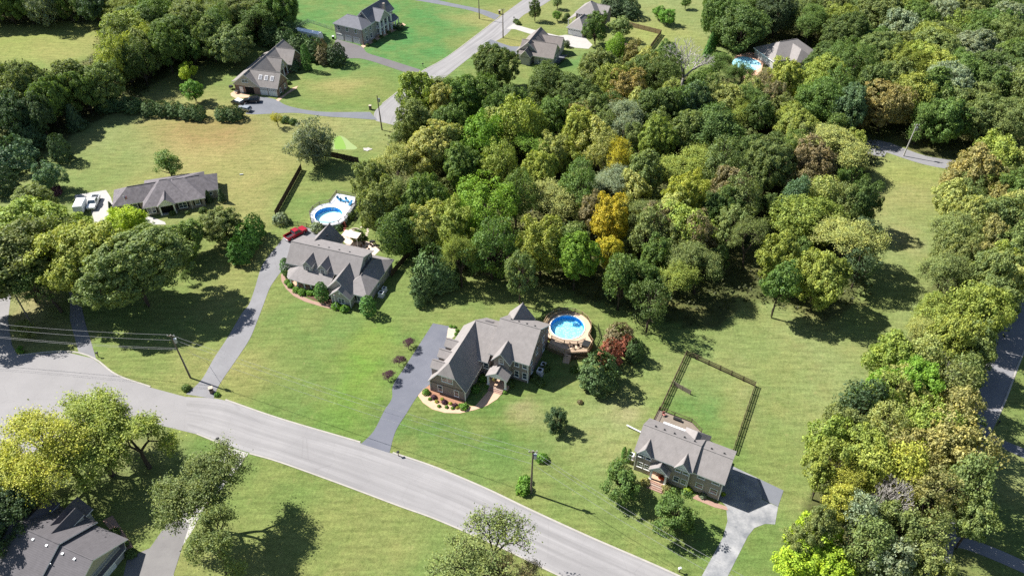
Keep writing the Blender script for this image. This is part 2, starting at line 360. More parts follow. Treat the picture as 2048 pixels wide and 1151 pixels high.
def make_ground():
    def axis(lo, hi, step, far):
        mid = np.arange(lo, hi+step, step); out = [hi+step]
        while out[-1] < far: out.append(out[-1]+ (out[-1]-hi)*0.6+4)
        inn = [lo-step]
        while inn[-1] > -far: inn.append(inn[-1]-((lo-inn[-1])*0.6+4))
        return np.concatenate([inn[::-1], mid, out])
    xs = axis(-240, 240, 1.7, 2400); ys = axis(30, 360, 1.7, 2400)
    X,Y = np.meshgrid(xs, ys); x = X.ravel(); y = Y.ravel()
    wx = x + 2.5*wob(x,y,0.25,1)+1.2*wob(x,y,0.7,4); wy = y + 2.5*wob(x,y,0.25,3)+1.2*wob(x,y,0.7,2)
    c = np.zeros((len(x),3)); c[:] = LAWN['mid']
    for px,py,rx,ry,k,s in BLOBS[1:]:
        gx,gy = at(px,py); d = np.sqrt(((wx-gx)/rx)**2+((wy-gy)/ry)**2)
        w = s*np.clip(1.35-d, 0, 1)[:,None]; w = w*w*(3-2*w) if s >= 0.99 else w
        c = c*(1-w)+np.array(LAWN[k])*w
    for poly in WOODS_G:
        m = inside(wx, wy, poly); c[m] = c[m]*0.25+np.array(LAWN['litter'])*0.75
    far = (np.abs(x) > 238)|(y > 358); c[far] = (0.07,0.10,0.03)
    nx,ny = len(xs),len(ys); idx = np.arange(nx*ny).reshape(ny,nx)
    f = np.stack([idx[:-1,:-1],idx[:-1,1:],idx[1:,1:],idx[1:,:-1]],-1).reshape(-1,4)
    me = bpy.data.meshes.new('ground'); me.vertices.add(len(x)); me.vertices.foreach_set('co', np.stack([x,y,np.zeros_like(x)],1).ravel().astype(np.float32))
    me.loops.add(f.size); me.loops.foreach_set('vertex_index', f.ravel().astype(np.int32)); me.polygons.add(len(f)); me.polygons.foreach_set('loop_start', np.arange(0,f.size,4,dtype=np.int32))
    at_ = me.attributes.new('lawn_colour','FLOAT_COLOR','POINT'); at_.data.foreach_set('color', np.c_[c,np.ones(len(c))].ravel().astype(np.float32))
    me.update(); me.validate()
    n = N('grass', 0.95, 0.1)
    a = n.new("ShaderNodeAttribute", attribute_name='lawn_colour')
    f1 = n.noise(n.pos(), 0.10, 5, 0.65); f2 = n.noise(n.pos(), 0.7, 5, 0.7); f3 = n.noise(n.pos(), 5.0, 3, 0.7); f4 = n.noise(n.pos(), 0.035, 3, 0.6); f5 = n.noise(n.pos(), 2.2, 4, 0.75); f6 = n.noise(n.pos(scale=(0.16,1,1),rot=(0,0,R(-68))), 1.2, 3, 0.6)
    b = n.mix(n.math('MULTIPLY', n.ramp(f1,[(0.42,0),(0.62,1)]), 0.30), a.outputs[0], (0.24,0.205,0.075))
    b = n.mix(n.math('MULTIPLY', n.ramp(f4,[(0.45,0),(0.6,1)]), 0.20), b, (0.09,0.15,0.03))
    b = n.mix(n.math('MULTIPLY', n.ramp(f2,[(0.50,0),(0.70,1)]), 0.48), b, (0.07,0.105,0.022))
    b = n.mix(n.math('MULTIPLY', n.ramp(f2,[(0.25,1),(0.40,0)]), 0.42), b, (0.32,0.27,0.12))
    b = n.mix(0.6, b, n.ramp(f3,[(0.3,0.55),(0.7,1.30)]), 'MULTIPLY')
    b = n.mix(0.75, b, n.ramp(f5,[(0.28,0.60),(0.5,0.98),(0.72,1.32)]), 'MULTIPLY')
    b = n.mix(0.7, b, n.ramp(f6,[(0.3,0.70),(0.7,1.26)]), 'MULTIPLY')
    wv = n.new("ShaderNodeTexWave", wave_type='BANDS'); wv.inputs["Scale"].default_value = 0.30; wv.inputs["Distortion"].default_value = 4.0; wv.inputs["Detail"].default_value = 2; wv.inputs["Detail Scale"].default_value = 0.6
    n.l(n.pos(rot=(0,0,R(22))), wv.inputs[0])
    b = n.mix(0.05, b, wv.outputs[0], 'MULTIPLY')
    n.bump(f3, 0.7, 0.12)
    me.materials.append(n.col(b))
    o = link('ground', me); tag(o, 'mown grass ground with green and straw coloured patches', 'ground', None, 'structure')
make_ground()

# ------------------------------------------------------------------ roads, drives, kerbs, walks
def smooth(pts, n=6):
    P = [np.array(p, float) for p in pts]; P = [2*P[0]-P[1]]+P+[2*P[-1]-P[-2]]; out = []
    for i in range(1, len(P)-2):
        for k in range(n):
            t = k/n; a,b,c,d = P[i-1:i+3]
            out.append(0.5*((2*b)+(-a+c)*t+(2*a-5*b+4*c-d)*t*t+(-a+3*b-3*c+d)*t**3))
    out.append(P[-2]); return out
def resample(pts, n):
    P = np.array(pts); d = np.r_[0, np.cumsum(np.hypot(*np.diff(P,axis=0).T))]; t = np.linspace(0,d[-1],n)
    return np.c_[np.interp(t,d,P[:,0]), np.interp(t,d,P[:,1])], d[-1]
def ribbon(name, Lp, Rp, z, mat, label, n=60, cat=None):
    L,dl = resample(smooth(site(Lp)), n); Rr,_ = resample(smooth(site(Rp)), n)
    mb = MB(); mb.uv = []
    for i in range(n):
        for k in range(5):
            p = L[i]*(1-k/4)+Rr[i]*k/4; mb.v.append((p[0],p[1],z)); mb.uv.append((k/4, dl*i/(n-1)))
    for i in range(n-1):
        for k in range(4):
            a = i*5+k; mb.f.append((a,a+1,a+6,a+5)); mb.m.append(0)
    if np.cross(np.r_[L[1]-L[0],0], np.r_[Rr[0]-L[0],0])[2] > 0: mb.f = [f[::-1] for f in mb.f]
    return tag(mb.build(name, mat), label, cat or name, None, 'structure')
def sheet(name, px, z, mat, label, cat=None, th=None, parent=None, sm=0, ground=True, pts=None):
    g = pts if pts is not None else site(px)
    if sm: g = [tuple(p) for p in smooth(g, sm)]
    mb = MB(); mb.prism([tuple(p) for p in g], z-(th or 0.15), z)
    o = mb.build(name, mat, parent)
    if not parent: tag(o, label, cat or name, None, 'structure')
    return o
def kerb(px, label, w=0.30, h=0.10, side=1, sm=6):
    P = smooth(site(px), sm); n = max(8,int(sum(np.hypot(*(b-a)) for a,b in zip(P[:-1],P[1:]))/1.5)); P,_ = resample(P, n)
    T = np.gradient(P,axis=0); T /= np.hypot(*T.T)[:,None]; Nn = np.c_[-T[:,1],T[:,0]]*side
    A = P; B = P+Nn*w; mb = MB()
    for i in range(n-1):
        k = len(mb.v)
        for p,q in ((A[i],B[i]),(A[i+1],B[i+1])):
            mb.v += [(p[0],p[1],-0.1),(p[0],p[1],h*0.55),(p[0]*0.6+q[0]*0.4,p[1]*0.6+q[1]*0.4,h),(q[0],q[1],h),(q[0],q[1],-0.1)]
        for j in range(4):
            f = (k+j,k+j+1,k+5+j+1,k+5+j); mb.f.append(f if side>0 else f[::-1]); mb.m.append(0)
    return tag(mb.build('kerb', M['kerb']), label, 'kerb', None, 'structure')

N_EDGE = [(35,711),(130,703),(185,716),(232,750),(300,774),(372,793),(450,800),(560,838),(720,885),(790,908),(870,935),(970,977),(1060,1020),(1180,1075),(1330,1140),(1480,1210)]
S_EDGE = [(395,868),(440,886),(500,905),(560,922),(680,965),(800,1010),(875,1037),(1000,1091),(1080,1130),(1180,1178),(1290,1235)]
# the paved junction and the street running on from it
sheet('road', [(-140,520),(10,545),(22,590),(16,640),(24,690),(36,711),(130,703),(185,716),(232,750),(300,774),(378,795),(395,868),(330,852),(270,838),(200,835),(130,868),(60,905),(0,917),(-140,935)], 0.020, M['road'], 'wide pale asphalt junction under the yellowing trees', 'road')
ribbon('road', N_EDGE[5:], [(376,862)]+S_EDGE, 0.024, M['road'], 'pale grey asphalt street running past the front lawns', 90, 'road')
kerb(N_EDGE[0:5], 'concrete kerb round the lawn beside the paved junction')
kerb(N_EDGE[6:9], 'concrete kerb along the front lawn with the utility pole', side=1)
kerb([(785,906)]+N_EDGE[10:], 'concrete kerb along the lawn with the clipped round bushes', side=1)
kerb([(395,866),(440,884),(452,887)], 'short concrete kerb by the black mailbox', side=-1)
kerb([(500,905)]+S_EDGE[3:], 'concrete kerb along the open lawn across the street', side=-1)
kerb([(0,917),(60,905),(130,868),(190,838)], 'dark edged kerb below the leaning yellow trees', w=0.25, side=-1)
ribbon('road', [(1130,-60),(1046,0),(985,45),(900,110),(845,142),(800,180),(765,208),(748,226),(752,242)], [(1190,-60),(1090,8),(1045,32),(1012,70),(965,97),(915,135),(868,175),(822,222),(795,252)], 0.022, M['road'], 'pale asphalt street climbing past the columned house', 70, 'road')
kerb([(1000,35),(900,111),(845,143),(800,181),(765,208)], 'low kerb along the lawns of the columned house', w=0.3, side=-1)
ribbon('road', [(2140,430),(2060,560),(1995,670),(1962,760),(1929,845),(1900,940),(1870,1040),(1840,1180)], [(2230,450),(2120,580),(2056,690),(2016,792),(1992,845),(1962,910),(1925,1020),(1890,1180)], 0.022, M['drive_grey'], 'shaded grey asphalt lane behind the row of tall trees', 60, 'road')
kerb([(2120,580),(2056,690),(2016,792),(1996,838)], 'pale kerb along the shaded lane', w=0.35, side=-1)

def drive(L_, R_, mat, label, name='driveway', z=0.030, n=40): return ribbon(name, L_, R_, z, mat, label, n, 'driveway')
drive([(722,887),(747,862),(769,820),(784,796),(786.5,769),(812,730),(866,646)], [(779,905),(791,862),(813.5,825),(835.5,791),(860,766),(868,730),(897,652)], M['drive_dark'], 'smooth dark sealed driveway beside the brown brick house')
sheet('driveway', [(857,768),(868,728),(890,670),(897,652),(905,660),(880,768)], 0.026, M['drive_dark'], 'dark parking apron by the garage doors of the brown brick house')
sheet('gravel_bed', [(896,656),(903,653),(911,657),(913,668),(905,676),(898,682),(893,676)], 0.05, M['stone'], 'pale pebble bed at the end of the dark driveway', 'bed')
# slabs of the long concrete-grey drive, joints left open
dL = smooth(site([(372,788),(403,759),(428,716),(455,675),(484,626),(498,608.6),(509.5,577),(525,530),(554.6,490.7),(572,471)])); dR = smooth(site([(427,797),(438.5,769),(471,721),(498,680),(512,648),(527,608.6),(539,577),(552.7,555.5),(566,540),(590,524)]))
drv = link('driveway', None, None, (0,0,0)); tag(drv, 'long grey driveway of separate slabs curving up to the dormered house', 'driveway', None, 'structure')
A_,_ = resample(dL,73); B_,_ = resample(dR,73)
for i in range(0,72,9):
    a = A_[i:i+10].copy(); b = B_[i:i+10].copy(); e = 0.02
    a[0] = a[0]*(1-e)+a[1]*e; b[0] = b[0]*(1-e)+b[1]*e
    MB().prism([tuple(p) for p in a]+[tuple(p) for p in b[::-1]], -0.1, 0.034).build('slab', M['drive_grey'], drv)
sheet('driveway', [(566,541),(552,520),(540,510),(566,476),(584,459),(606,452),(640,462),(640,520),(600,540)], 0.028, M['drive_grey'], 'grey parking apron with the red pickup on it')
# drive of the right-hand brick house with its newer dark patch
sheet('driveway', [(1340,1215),(1404,1150),(1445.6,1073.8),(1455,1041),(1452,1010.8),(1436,996),(1462,930),(1513,954),(1523,978),(1524,998),(1556,1013),(1550,1047.7),(1530,1046.6),(1508.6,1055),(1495.6,1071.6),(1456,1150),(1420,1225)], 0.030, M['drive_worn'], 'worn mottled asphalt driveway in the shade of the three gabled house')
sheet('asphalt_patch', [(1513.5,954.5),(1567,980),(1556,1012.5),(1525,997),(1522,975)], 0.036, M['drive_blue'], 'newer smooth asphalt rectangle added to the worn driveway', 'driveway')
drive([(672,78),(722,93),(735,106),(773,118),(842,140)], [(660,112),(690,117),(725,118),(778,134),(830,152)], asphalt('brown_asphalt',(0.125,0.115,0.115),(0.15,0.14,0.14),0,0.2), 'brown-grey driveway leading to the columned house')
drive([(486,200),(518,194),(551,199),(571,210),(607,219),(652,224),(740,224)], [(492,228),(510,229),(533,228),(591,226),(652,233),(700,236),(755,240)], M['drive_blue'], 'blue-grey driveway with the black car parked on it')
drive([(820,-12),(900,6),(963,19),(1000,31)], [(815,-2),(900,13),(950,24),(990,40)], M['drive_blue'], 'narrow blue-grey drive at the top of the green lawn')
sheet('driveway', [(1013,58),(1026,48),(1064,59),(1117,72),(1132,70),(1170,75),(1185,90),(1177,98),(1152,96),(1114,86),(1076,73),(1031,59)], 0.030, M['concrete'], 'pale concrete driveway of the hip roofed house')
sheet('driveway', [(966,88),(981,79),(1021,93),(1061,94),(1090,106),(1075,116),(1036,112),(1006,98),(975,94)], 0.030, M['drive_blue'], 'blue-grey driveway to the house hidden by trees')
sheet('driveway', [(1112,110),(1136,110),(1117,128),(1105,122)], 0.030, M['drive_blue'], 'small asphalt pad behind the house hidden by trees')
sheet('driveway', [(158,707),(140,640),(140,590),(128,560),(165,498),(191,498),(162,560),(160,600),(172,650),(192,716),(176,712)], 0.029, M['drive_grey'], 'shaded grey lower driveway of the long ranch house')
sheet('driveway', [(166,497),(195,470),(188,440),(180,415),(150,405),(150,390),(212,380),(222,395),(226,410),(205,455),(190,497)], 0.031, M['concrete'], 'pale concrete apron beside the long ranch house')
drive([(455,893),(430,935),(405,970),(370,1010),(340,1060),(330,1110),(330,1165)], [(497,906),(465,950),(445,975),(410,1015),(385,1060),(355,1110),(345,1165)], M['concrete'], 'pale concrete drive shaded by the branching tree')
sheet('driveway', [(255,1115),(300,1095),(345,1030),(380,1045),(340,1170),(240,1180)], 0.034, asphalt('apron_asphalt',(0.16,0.15,0.145),(0.20,0.19,0.18),0,0.3), 'grey asphalt apron by the garage of the shadowed house')  # apron in a slightly darker, warmer asphalt tone
drive([(1783,287),(1839,308),(1880,317),(1925,323)], [(1768,303),(1824,322),(1862,332),(1908,340)], M['drive_grey'], 'curving grey lane by the leaning utility pole', 'driveway')
sheet('driveway', [(1700,270),(1783,286),(1768,314),(1690,300)], 0.026, M['drive_grey'], 'grey lane disappearing under the trees')
drive([(1975,855),(1990,872),(2020,885),(2070,905)], [(1965,868),(1985,888),(2020,903),(2070,925)], M['drive_blue'], 'dark asphalt drive off the shaded lane')
drive([(1880,1072),(1930,1075),(1990,1095),(2080,1135)], [(1870,1095),(1920,1095),(1985,1118),(2080,1160)], M['drive_grey'], 'dappled drive under the spreading trees')
# walks and beds
sheet('walkway', [(836,791),(846,805),(865,818),(890,825),(920,826),(950,819),(975,810),(995,797),(1004,786),(984,773),(950,812),(915,810),(880,806),(858,790),(848,776)], 0.04, M['concrete_tan'], 'curved tan concrete walk round the brown brick house')
sheet('flower_bed', [(850,776),(861,768),(933,804),(940,814),(915,812),(882,806),(860,793)], 0.055, M['mulch_red'], 'red mulch bed with small dark bushes', 'flower bed')
sheet('walkway', [(562,549),(566,546),(572,560),(583,577),(600,590),(625,601),(660,610),(664,613),(664,618),(640,612),(610,603),(588,592),(572,577),(563,562)], 0.04, M['brick_walk'], 'curved brick walk round the dormered house')
sheet('flower_bed', [(572,558),(580,552),(610,582),(640,592),(668,600),(680,612),(692,624),(676,622),(664,611),(628,600),(602,588),(584,575)], 0.055, M['mulch'], 'dark mulch bed with round bushes along the porch', 'flower bed')
sheet('walkway', [(1293,968),(1302,963),(1330,980),(1324,987)], 0.04, M['brick_walk'], 'brick landing at the porch steps of the three gabled house')
sheet('walkway', [(1383,995),(1395,988),(1430,1004),(1453,1012),(1456,1020),(1430,1014)], 0.04, M['brick_walk'], 'brick walk from the porch to the worn driveway')
sheet('walkway', [(286,438),(300,432),(330,444),(332,449),(300,449)], 0.04, M['concrete'], 'concrete walk at the ranch house porch')
sheet('walkway', [(596,172),(592,178),(575,188),(557,203),(552,200),(570,188),(585,176)], 0.04, M['concrete_tan'], 'tan walk along the garage of the skylight house')
sheet('walkway', [(461,187),(467,183),(500,190),(497,195),(472,197),(462,192)], 0.035, M['concrete_tan'], 'tan concrete patio by the skylight house', 'patio')
sheet('walkway', [(722,92),(727,96),(770,72),(812,50),(805,46),(760,70)], 0.04, M['concrete_tan'], 'walk along the front of the columned house')
sheet('walkway', [(205,1040),(225,1030),(262,1085),(268,1098),(252,1100)], 0.04, M['brick_walk'], 'brick walk beside the shadowed house')

# ------------------------------------------------------------------ houses
_wcache = {}
def window_mesh(w, h, two=False, deep=0.07):
    k = (round(w,2), round(h,2), two)
    if k in _wcache: return _wcache[k]
    t = 0.10; mb = MB()
    mb.box(-w/2-t, w/2+t, -deep, 0.04, -h/2-t, -h/2); mb.box(-w/2-t, w/2+t, -deep, 0.04, h/2, h/2+t)
    mb.box(-w/2-t, -w/2, -deep+0.004, 0.04, -h/2, h/2); mb.box(w/2, w/2+t, -deep+0.004, 0.04, -h/2, h/2)
    mb.box(-w/2, w/2, -deep+0.010, 0.03, -0.03, 0.03)
    if two: mb.box(-0.05, 0.05, -deep+0.012, 0.03, -h/2, h/2)
    mb.box(-w/2-t-0.05, w/2+t+0.05, -deep-0.06, 0.02, -h/2-t-0.06, -h/2-t)
    fr = mb.mesh('window', M['trim'])
    pn = MB().box(-w/2, w/2, -deep+0.03, 0.02, -h/2, h/2).mesh('pane', M['glass'])
    _wcache[k] = (fr, pn); return _wcache[k]
FACE = dict(f=0, r=90, b=180, l=270)
_gcache = {}
class House:
    def __init__(s, name, label, origin, deg, wall, roof, cat='house'):
        s.o = thing(name, label, cat, (origin[0], origin[1], 0), deg); s.wall = M[wall]; s.roofm = M[roof]
    def pt(s, x, y):
        a = s.o.rotation_euler[2]; return (s.o.location.x+x*math.cos(a)-y*math.sin(a), s.o.location.y+x*math.sin(a)+y*math.cos(a))
    def box(s, x0, x1, y0, y1, z1, mat=None, z0=-0.05, name='wall'):
        return MB().box(x0,x1,y0,y1,z0,z1).build(name, mat or s.wall, s.o)
    def prism(s, poly, z0, z1, mat=None, name='wall'): return MB().prism(poly,z0,z1).build(name, mat or s.wall, s.o)
    def polys(s, ps, t=0.20, mat=None, name='roof', trim='trim'):
        mb = MB()
        for p in ps: mb.slab(p, t)
        return mb.build(name, [mat or s.roofm, M[trim]], s.o)
    def gable(s, x0, x1, y0, y1, ze, zr, axis='x', rp=None, h=(0,0), ze2=None, ends=(1,1), inset=0.4, gm=None, mat=None, t=0.20):
        """pitched roof over a rectangle; h = hip run at each end (0 = gable), ends = build a gable wall there"""
        ze2 = ze if ze2 is None else ze2
        T = (lambda a,b,z: (a,b,z)) if axis == 'x' else (lambda a,b,z: (b,a,z))
        a0,a1,b0,b1 = (x0,x1,y0,y1) if axis == 'x' else (y0,y1,x0,x1)
        rp = (b0+b1)/2 if rp is None else rp
        r0,r1 = a0+h[0], a1-h[1]
        ps = [[T(a0,b0,ze),T(a1,b0,ze),T(r1,rp,zr),T(r0,rp,zr)], [T(a1,b1,ze2),T(a0,b1,ze2),T(r0,rp,zr),T(r1,rp,zr)]]
        if h[0]: ps.append([T(a0,b1,ze2),T(a0,b0,ze),T(r0,rp,zr)])
        if h[1]: ps.append([T(a1,b0,ze),T(a1,b1,ze2),T(r1,rp,zr)])
        o = s.polys(ps, t, mat)
        # ridge cap
        mb = MB(); mb.tube(T(r0,rp,zr+0.01),T(r1,rp,zr+0.01),0.10,0.10,5); mb.build('ridge_cap', mat or s.roofm, o)
        for e,a,sg in ((0,a0,1),(1,a1,-1)):
            if not h[e] and ends[e]:
                a_ = a+sg*inset; bi0,bi1 = b0+inset,b1-inset
                sl0=(zr-ze)/(rp-b0); sl1=(zr-ze2)/(b1-rp)
                z0,z1 = ze+sl0*inset-t, ze2+sl1*inset-t
                zb = min(ze,ze2)-0.3
                v=[]
                for aa in (a_, a_+sg*0.15): v += [T(aa,bi0,zb),T(aa,bi1,zb),T(aa,bi1,z1),T(aa,rp,zr-t),T(aa,bi0,z0)]
                MB().add(v,[(0,1,2,3,4),(9,8,7,6,5),(0,5,6,1),(1,6,7,2),(2,7,8,3),(3,8,9,4),(4,9,5,0)]).build('gable', gm or s.wall, s.o)
        return o
    def window(s, x, y, z, w=0.9, h=1.5, face='f', two=False, shutters=False):
        fr,pn = window_mesh(w,h,two)
        o = link('window', fr, s.o, (x,y,z), R(FACE[face])); link('pane', pn, o)
        if shutters:
            for sx in (-1,1): MB().box(sx*(w/2+0.34)-0.2, sx*(w/2+0.34)+0.2, -0.05, 0.02, -h/2-0.1, h/2+0.1).build('shutter', M['shutter'], o)
        return o
    def garage(s, x, y, w=2.7, h=2.2, face='f', open_=False):
        o = link('garage_door', None, s.o, (x,y,0), R(FACE[face])) if False else None
        mb = MB(); mb.box(-w/2-0.1,w/2+0.1,-0.06,0.03,0,h+0.12)
        d = mb.build('garage_door', M['trim'] if not open_ else M['dark'], s.o, (x,y,0.02), R(FACE[face]))  # when open, a near-black panel paints the shade of the garage interior
        if open_:
            MB().box(-w/2-0.12,w/2+0.12,-0.09,0.03,h+0.12,h+0.24).build('door_frame', M['trim'], d)
        else:
            ph = h/4
            for k in range(4):
                MB().box(-w/2+0.02,w/2-0.02,-0.10,-0.05,k*ph+0.02,(k+1)*ph-0.02).build('panel', M['garage'], d)
            nn = max(4,int(w/0.6))
            for k in range(nn):
                cx = -w/2+(k+0.5)*w/nn; MB().box(cx-0.2,cx+0.2,-0.115,-0.09,3*ph+0.12,4*ph-0.12).build('pane', M['glass'], d)
        return d
    def column(s, x, y, z0, z1, r=0.16):
        mb = MB(); mb.box(x-r,x+r,y-r,y+r,z0+0.15,z1-0.12); mb.box(x-r-0.06,x+r+0.06,y-r-0.06,y+r+0.06,z0,z0+0.15); mb.box(x-r-0.06,x+r+0.06,y-r-0.06,y+r+0.06,z1-0.12,z1)
        return mb.build('column', M['trim'], s.o)
    def steps(s, x0, x1, y, n, z, dirn=-1, tread=0.32, mat='brick_walk'):
        for k in range(n):
            zz = z*(n-k)/(n+1); a = y+dirn*tread*k; b = y+dirn*tread*(k+1)
            MB().box(x0,x1,min(a,b),max(a,b)-0.003,-0.05,zz).build('step', M[mat], s.o)
    def vent(s, x, y, z, k='vent'):
        MB().box(-0.16,0.16,-0.16,0.16,-0.3,0.14).build('roof_vent', M['black_metal'] if k=='vent' else M['grey_metal'], s.o, (x,y,z))
    def pipe(s, x, y, z): MB().tube((0,0,-0.3),(0,0,0.35),0.06,0.06,6).build('vent_pipe', M['grey_metal'], s.o, (x,y,z))
    def corner(s, x, y, z1): MB().box(x-0.06,x+0.06,y-0.06,y+0.06,0,z1).build('downspout', M['trim'], s.o)
    def dormer(s, cx, y0, y1, w, zb, ze, zr, facing='f', gm=None, win=True, wh=1.1, ww=0.9):
        """small gabled dormer; y0 is its face, y1 where it dies into the roof"""
        if facing == 'f':
            s.box(cx-w/2+0.15, cx+w/2-0.15, y0+0.25, y1, ze-0.02, gm or s.wall, zb, 'dormer_wall')
            s.gable(cx-w/2, cx+w/2, y0, y1+0.8, ze, zr, 'y', inset=0.25, ends=(1,0), gm=gm, t=0.14)
            if win: s.window(cx, y0+0.25, (zb+ze)/2+0.1, ww, wh)
        else:   # facing -x
            s.box(y0+0.25, y1, cx-w/2+0.15, cx+w/2-0.15, ze-0.02, gm or s.wall, zb, 'dormer_wall')
            s.gable(y0, y1+0.8, cx-w/2, cx+w/2, ze, zr, 'x', inset=0.25, ends=(1,0), gm=gm, t=0.14)
            if win: s.window(y0+0.25, cx, (zb+ze)/2+0.05, ww, wh, 'l')

# --- brown brick house with a garage wing, porch and round pool
h = House('brick_house', 'brown brick house with three garage dormers and gabled front porch', (3.33,103.13), -22, 'brick_brown', 'shingle_warm')
h.box(-8.2,-0.4,0.4,12.0,5.6)
h.gable(-8.6,0,0,12.4,5.5,9.7,'x',rp=6.2)
h.box(-13.3,-8.1,-0.6,10.0,3.9)
h.gable(-13.6,-8.3,-1.2,10.6,4.15,8.35,'x',rp=5.1,ends=(1,0),ze2=4.2)
h.box(-17.3,-9.9,-8.5,7.2,2.85)
zj=5.8
h.polys([[(-17.7,-8.9,2.8),(-15.35,-8.9,zj),(-13.45,-7.5,8.25),(-13.45,5.4,8.25),(-17.7,8.0,2.8)],
         [(-9.5,-8.9,2.8),(-9.5,8.0,2.8),(-13.45,5.4,8.25),(-13.45,-7.5,8.25),(-11.65,-8.9,zj)],
         [(-15.35,-8.9,zj),(-11.65,-8.9,zj),(-13.45,-7.5,8.25)], [(-17.7,8.0,2.8),(-13.45,5.4,8.25),(-9.5,8.0,2.8)]])
MB().add([(-17.3,-8.5,2.5),(-9.9,-8.5,2.5),(-9.9,-8.5,3.1),(-11.75,-8.5,5.65),(-15.25,-8.5,5.65),(-17.3,-8.5,3.1),(-17.3,-8.3,2.5),(-9.9,-8.3,2.5),(-9.9,-8.3,3.1),(-11.75,-8.3,5.65),(-15.25,-8.3,5.65),(-17.3,-8.3,3.1)],
    [(0,1,2,3,4,5),(11,10,9,8,7,6),(0,6,7,1),(1,7,8,2),(2,8,9,3),(3,9,10,4),(4,10,11,5),(5,11,6,0)]).build('gable', M['brick_brown'], h.o)
for cy in (0.1,-3.0,-6.1): h.dormer(cy,-17.75,-14.4,2.5,2.9,5.2,6.3,'l',ww=1.1,wh=1.1)
h.gable(-9.2,-3.6,6.6,12.9,5.5,8.9,'y',ends=(0,1)); h.box(-8.8,-4.0,9,12.5,5.5)
MB().box(-12.2,-10.6,6.6,8.2,0,0.05).build('skylight', M['shingle_dark'], h.o, (0,0,0)).matrix_local = Matrix.Translation((0,0,8.35-(6.6-5.1)*0.755+0.06)) @ Matrix.Translation((0,6.6,0)) @ Matrix.Rotation(-math.atan(0.755),4,'X') @ Matrix.Translation((0,-6.6,0))
h.box(-7.05,-3.85,-0.95,0.6,5.6); h.gable(-7.45,-3.45,-1.4,2.6,5.4,7.9,'y',ends=(1,0))
h.window(-5.45,-0.95,5.5,0.8,1.2)
h.gable(-7.75,-3.25,-3.5,-0.75,3.05,4.5,'y',ends=(0,0)); MB().add([(-7.3,-3.42,3.0),(-3.7,-3.42,3.0),(-5.5,-3.42,4.25),(-7.3,-3.3,3.0),(-3.7,-3.3,3.0),(-5.5,-3.3,4.25)],[(0,1,2),(5,4,3),(0,3,4,1),(1,4,5,2),(2,5,3,0)]).build('gable', M['trim'], h.o)
h.box(-7.7,-3.3,-3.5,-0.95,0.55,M['concrete_tan'],-0.05,'porch_floor')
h.column(-7.3,-3.2,0.55,3.0,0.17); h.column(-3.7,-3.2,0.55,3.0,0.17)
MB().box(-6.0,-4.9,-1.05,-0.9,0.57,2.7).build('door', M['door_wood'], h.o)
h.steps(-7.0,-4.0,-3.5,3,0.55)
for x in (-2.75,-1.05): h.window(x,0.4,4.55,0.85,1.25); h.window(x,0.4,1.75,0.85,1.6)
h.window(-8.9,-0.6,2.6,0.9,1.4)
h.window(-15.2,-8.5,1.45,0.85,1.5); h.window(-11.7,-8.5,1.45,0.85,1.5); h.window(-13.5,-8.5,4.45,2.2,1.15,two=True)
for y,z in ((2.2,4.4),(5.2,4.4),(9.0,4.4),(2.6,1.6),(9.2,1.6)): h.window(-0.4,y,z,0.85,1.4,'r')
for y in (-6.6,-3.4,-0.2): h.garage(-17.3,y,2.7,2.2,'l')
for x in (-6.6,-5.0,-3.3,-1.6): h.vent(x,7.2,9.05)
for p in ((-17.35,-8.55,2.8),(-9.85,-8.55,2.8),(-0.38,0.38,5.5)): h.corner(*p)
H1 = h

# --- grey brick house with two dormers and a wrap porch
h = House('brick_house', 'grey brick house with twin roof dormers and an angled front porch', (-31.54,125.91), -18.5, 'brick_grey', 'shingle_grey')
h.box(-6.2,-0.4,0.4,13.4,2.85); h.gable(-6.7,0,0,13.9,2.8,4.9,'y',h=(4.2,4.0))
h.box(-21.6,-4.2,3.9,11.5,4.3)
h.gable(-22,-3.8,3.5,11.9,4.15,7.6,'x',rp=7.2,ze2=5.9,gm=M['siding_grey']); h.box(-21.6,-4.2,8.0,11.5,5.9,M['siding_grey'],2.0)
h.box(-21.0,-14.9,9.0,16.8,2.85); h.gable(-21.5,-14.4,7.5,17.3,2.8,6.5,'y',ends=(0,1))
h.polys([[(-19.7,0.35,2.6),(-15.8,0.0,2.6),(-9.6,0.3,2.6),(-9.6,3.9,4.25),(-18.2,3.9,4.25)],[(-20.4,0.9,2.6),(-19.7,0.35,2.6),(-18.2,3.9,4.25)],[(-21.6,3.6,2.75),(-20.4,0.9,2.6),(-18.2,3.9,4.25)]],0.16)
h.prism([(-20.2,4.0),(-19.6,0.7),(-15.8,0.3),(-9.9,0.6),(-9.9,4.0)],-0.05,0.35,M['concrete_tan'],'porch_floor')
for x,y in ((-19.7,0.9),(-17.9,0.75),(-16.0,0.6),(-14.4,0.7),(-12.2,0.8)): h.column(x,y,0.35,2.5,0.11)
MB().box(-16.2,-15.2,3.75,3.92,0.37,2.5).build('door', M['door_wood'], h.o); h.window(-18.0,3.9,1.6,0.9,1.5); h.window(-13.2,3.9,1.6,1.6,1.5,two=True)
for cx in (-16.0,-12.2): h.dormer(cx,2.75,5.6,2.5,3.3,5.2,6.6,'f',M['siding_grey'],True,1.25,0.95)
h.box(-9.5,-4.0,0.0,5.0,2.85); h.gable(-9.9,-3.6,-0.4,6.4,2.8,6.3,'y',rp=-6.75,ends=(1,0))
h.box(-7.9,-3.5,-1.5,0.5,2.75); h.gable(-8.35,-3.1,-1.95,1.6,2.65,5.0,'y',ends=(1,0))
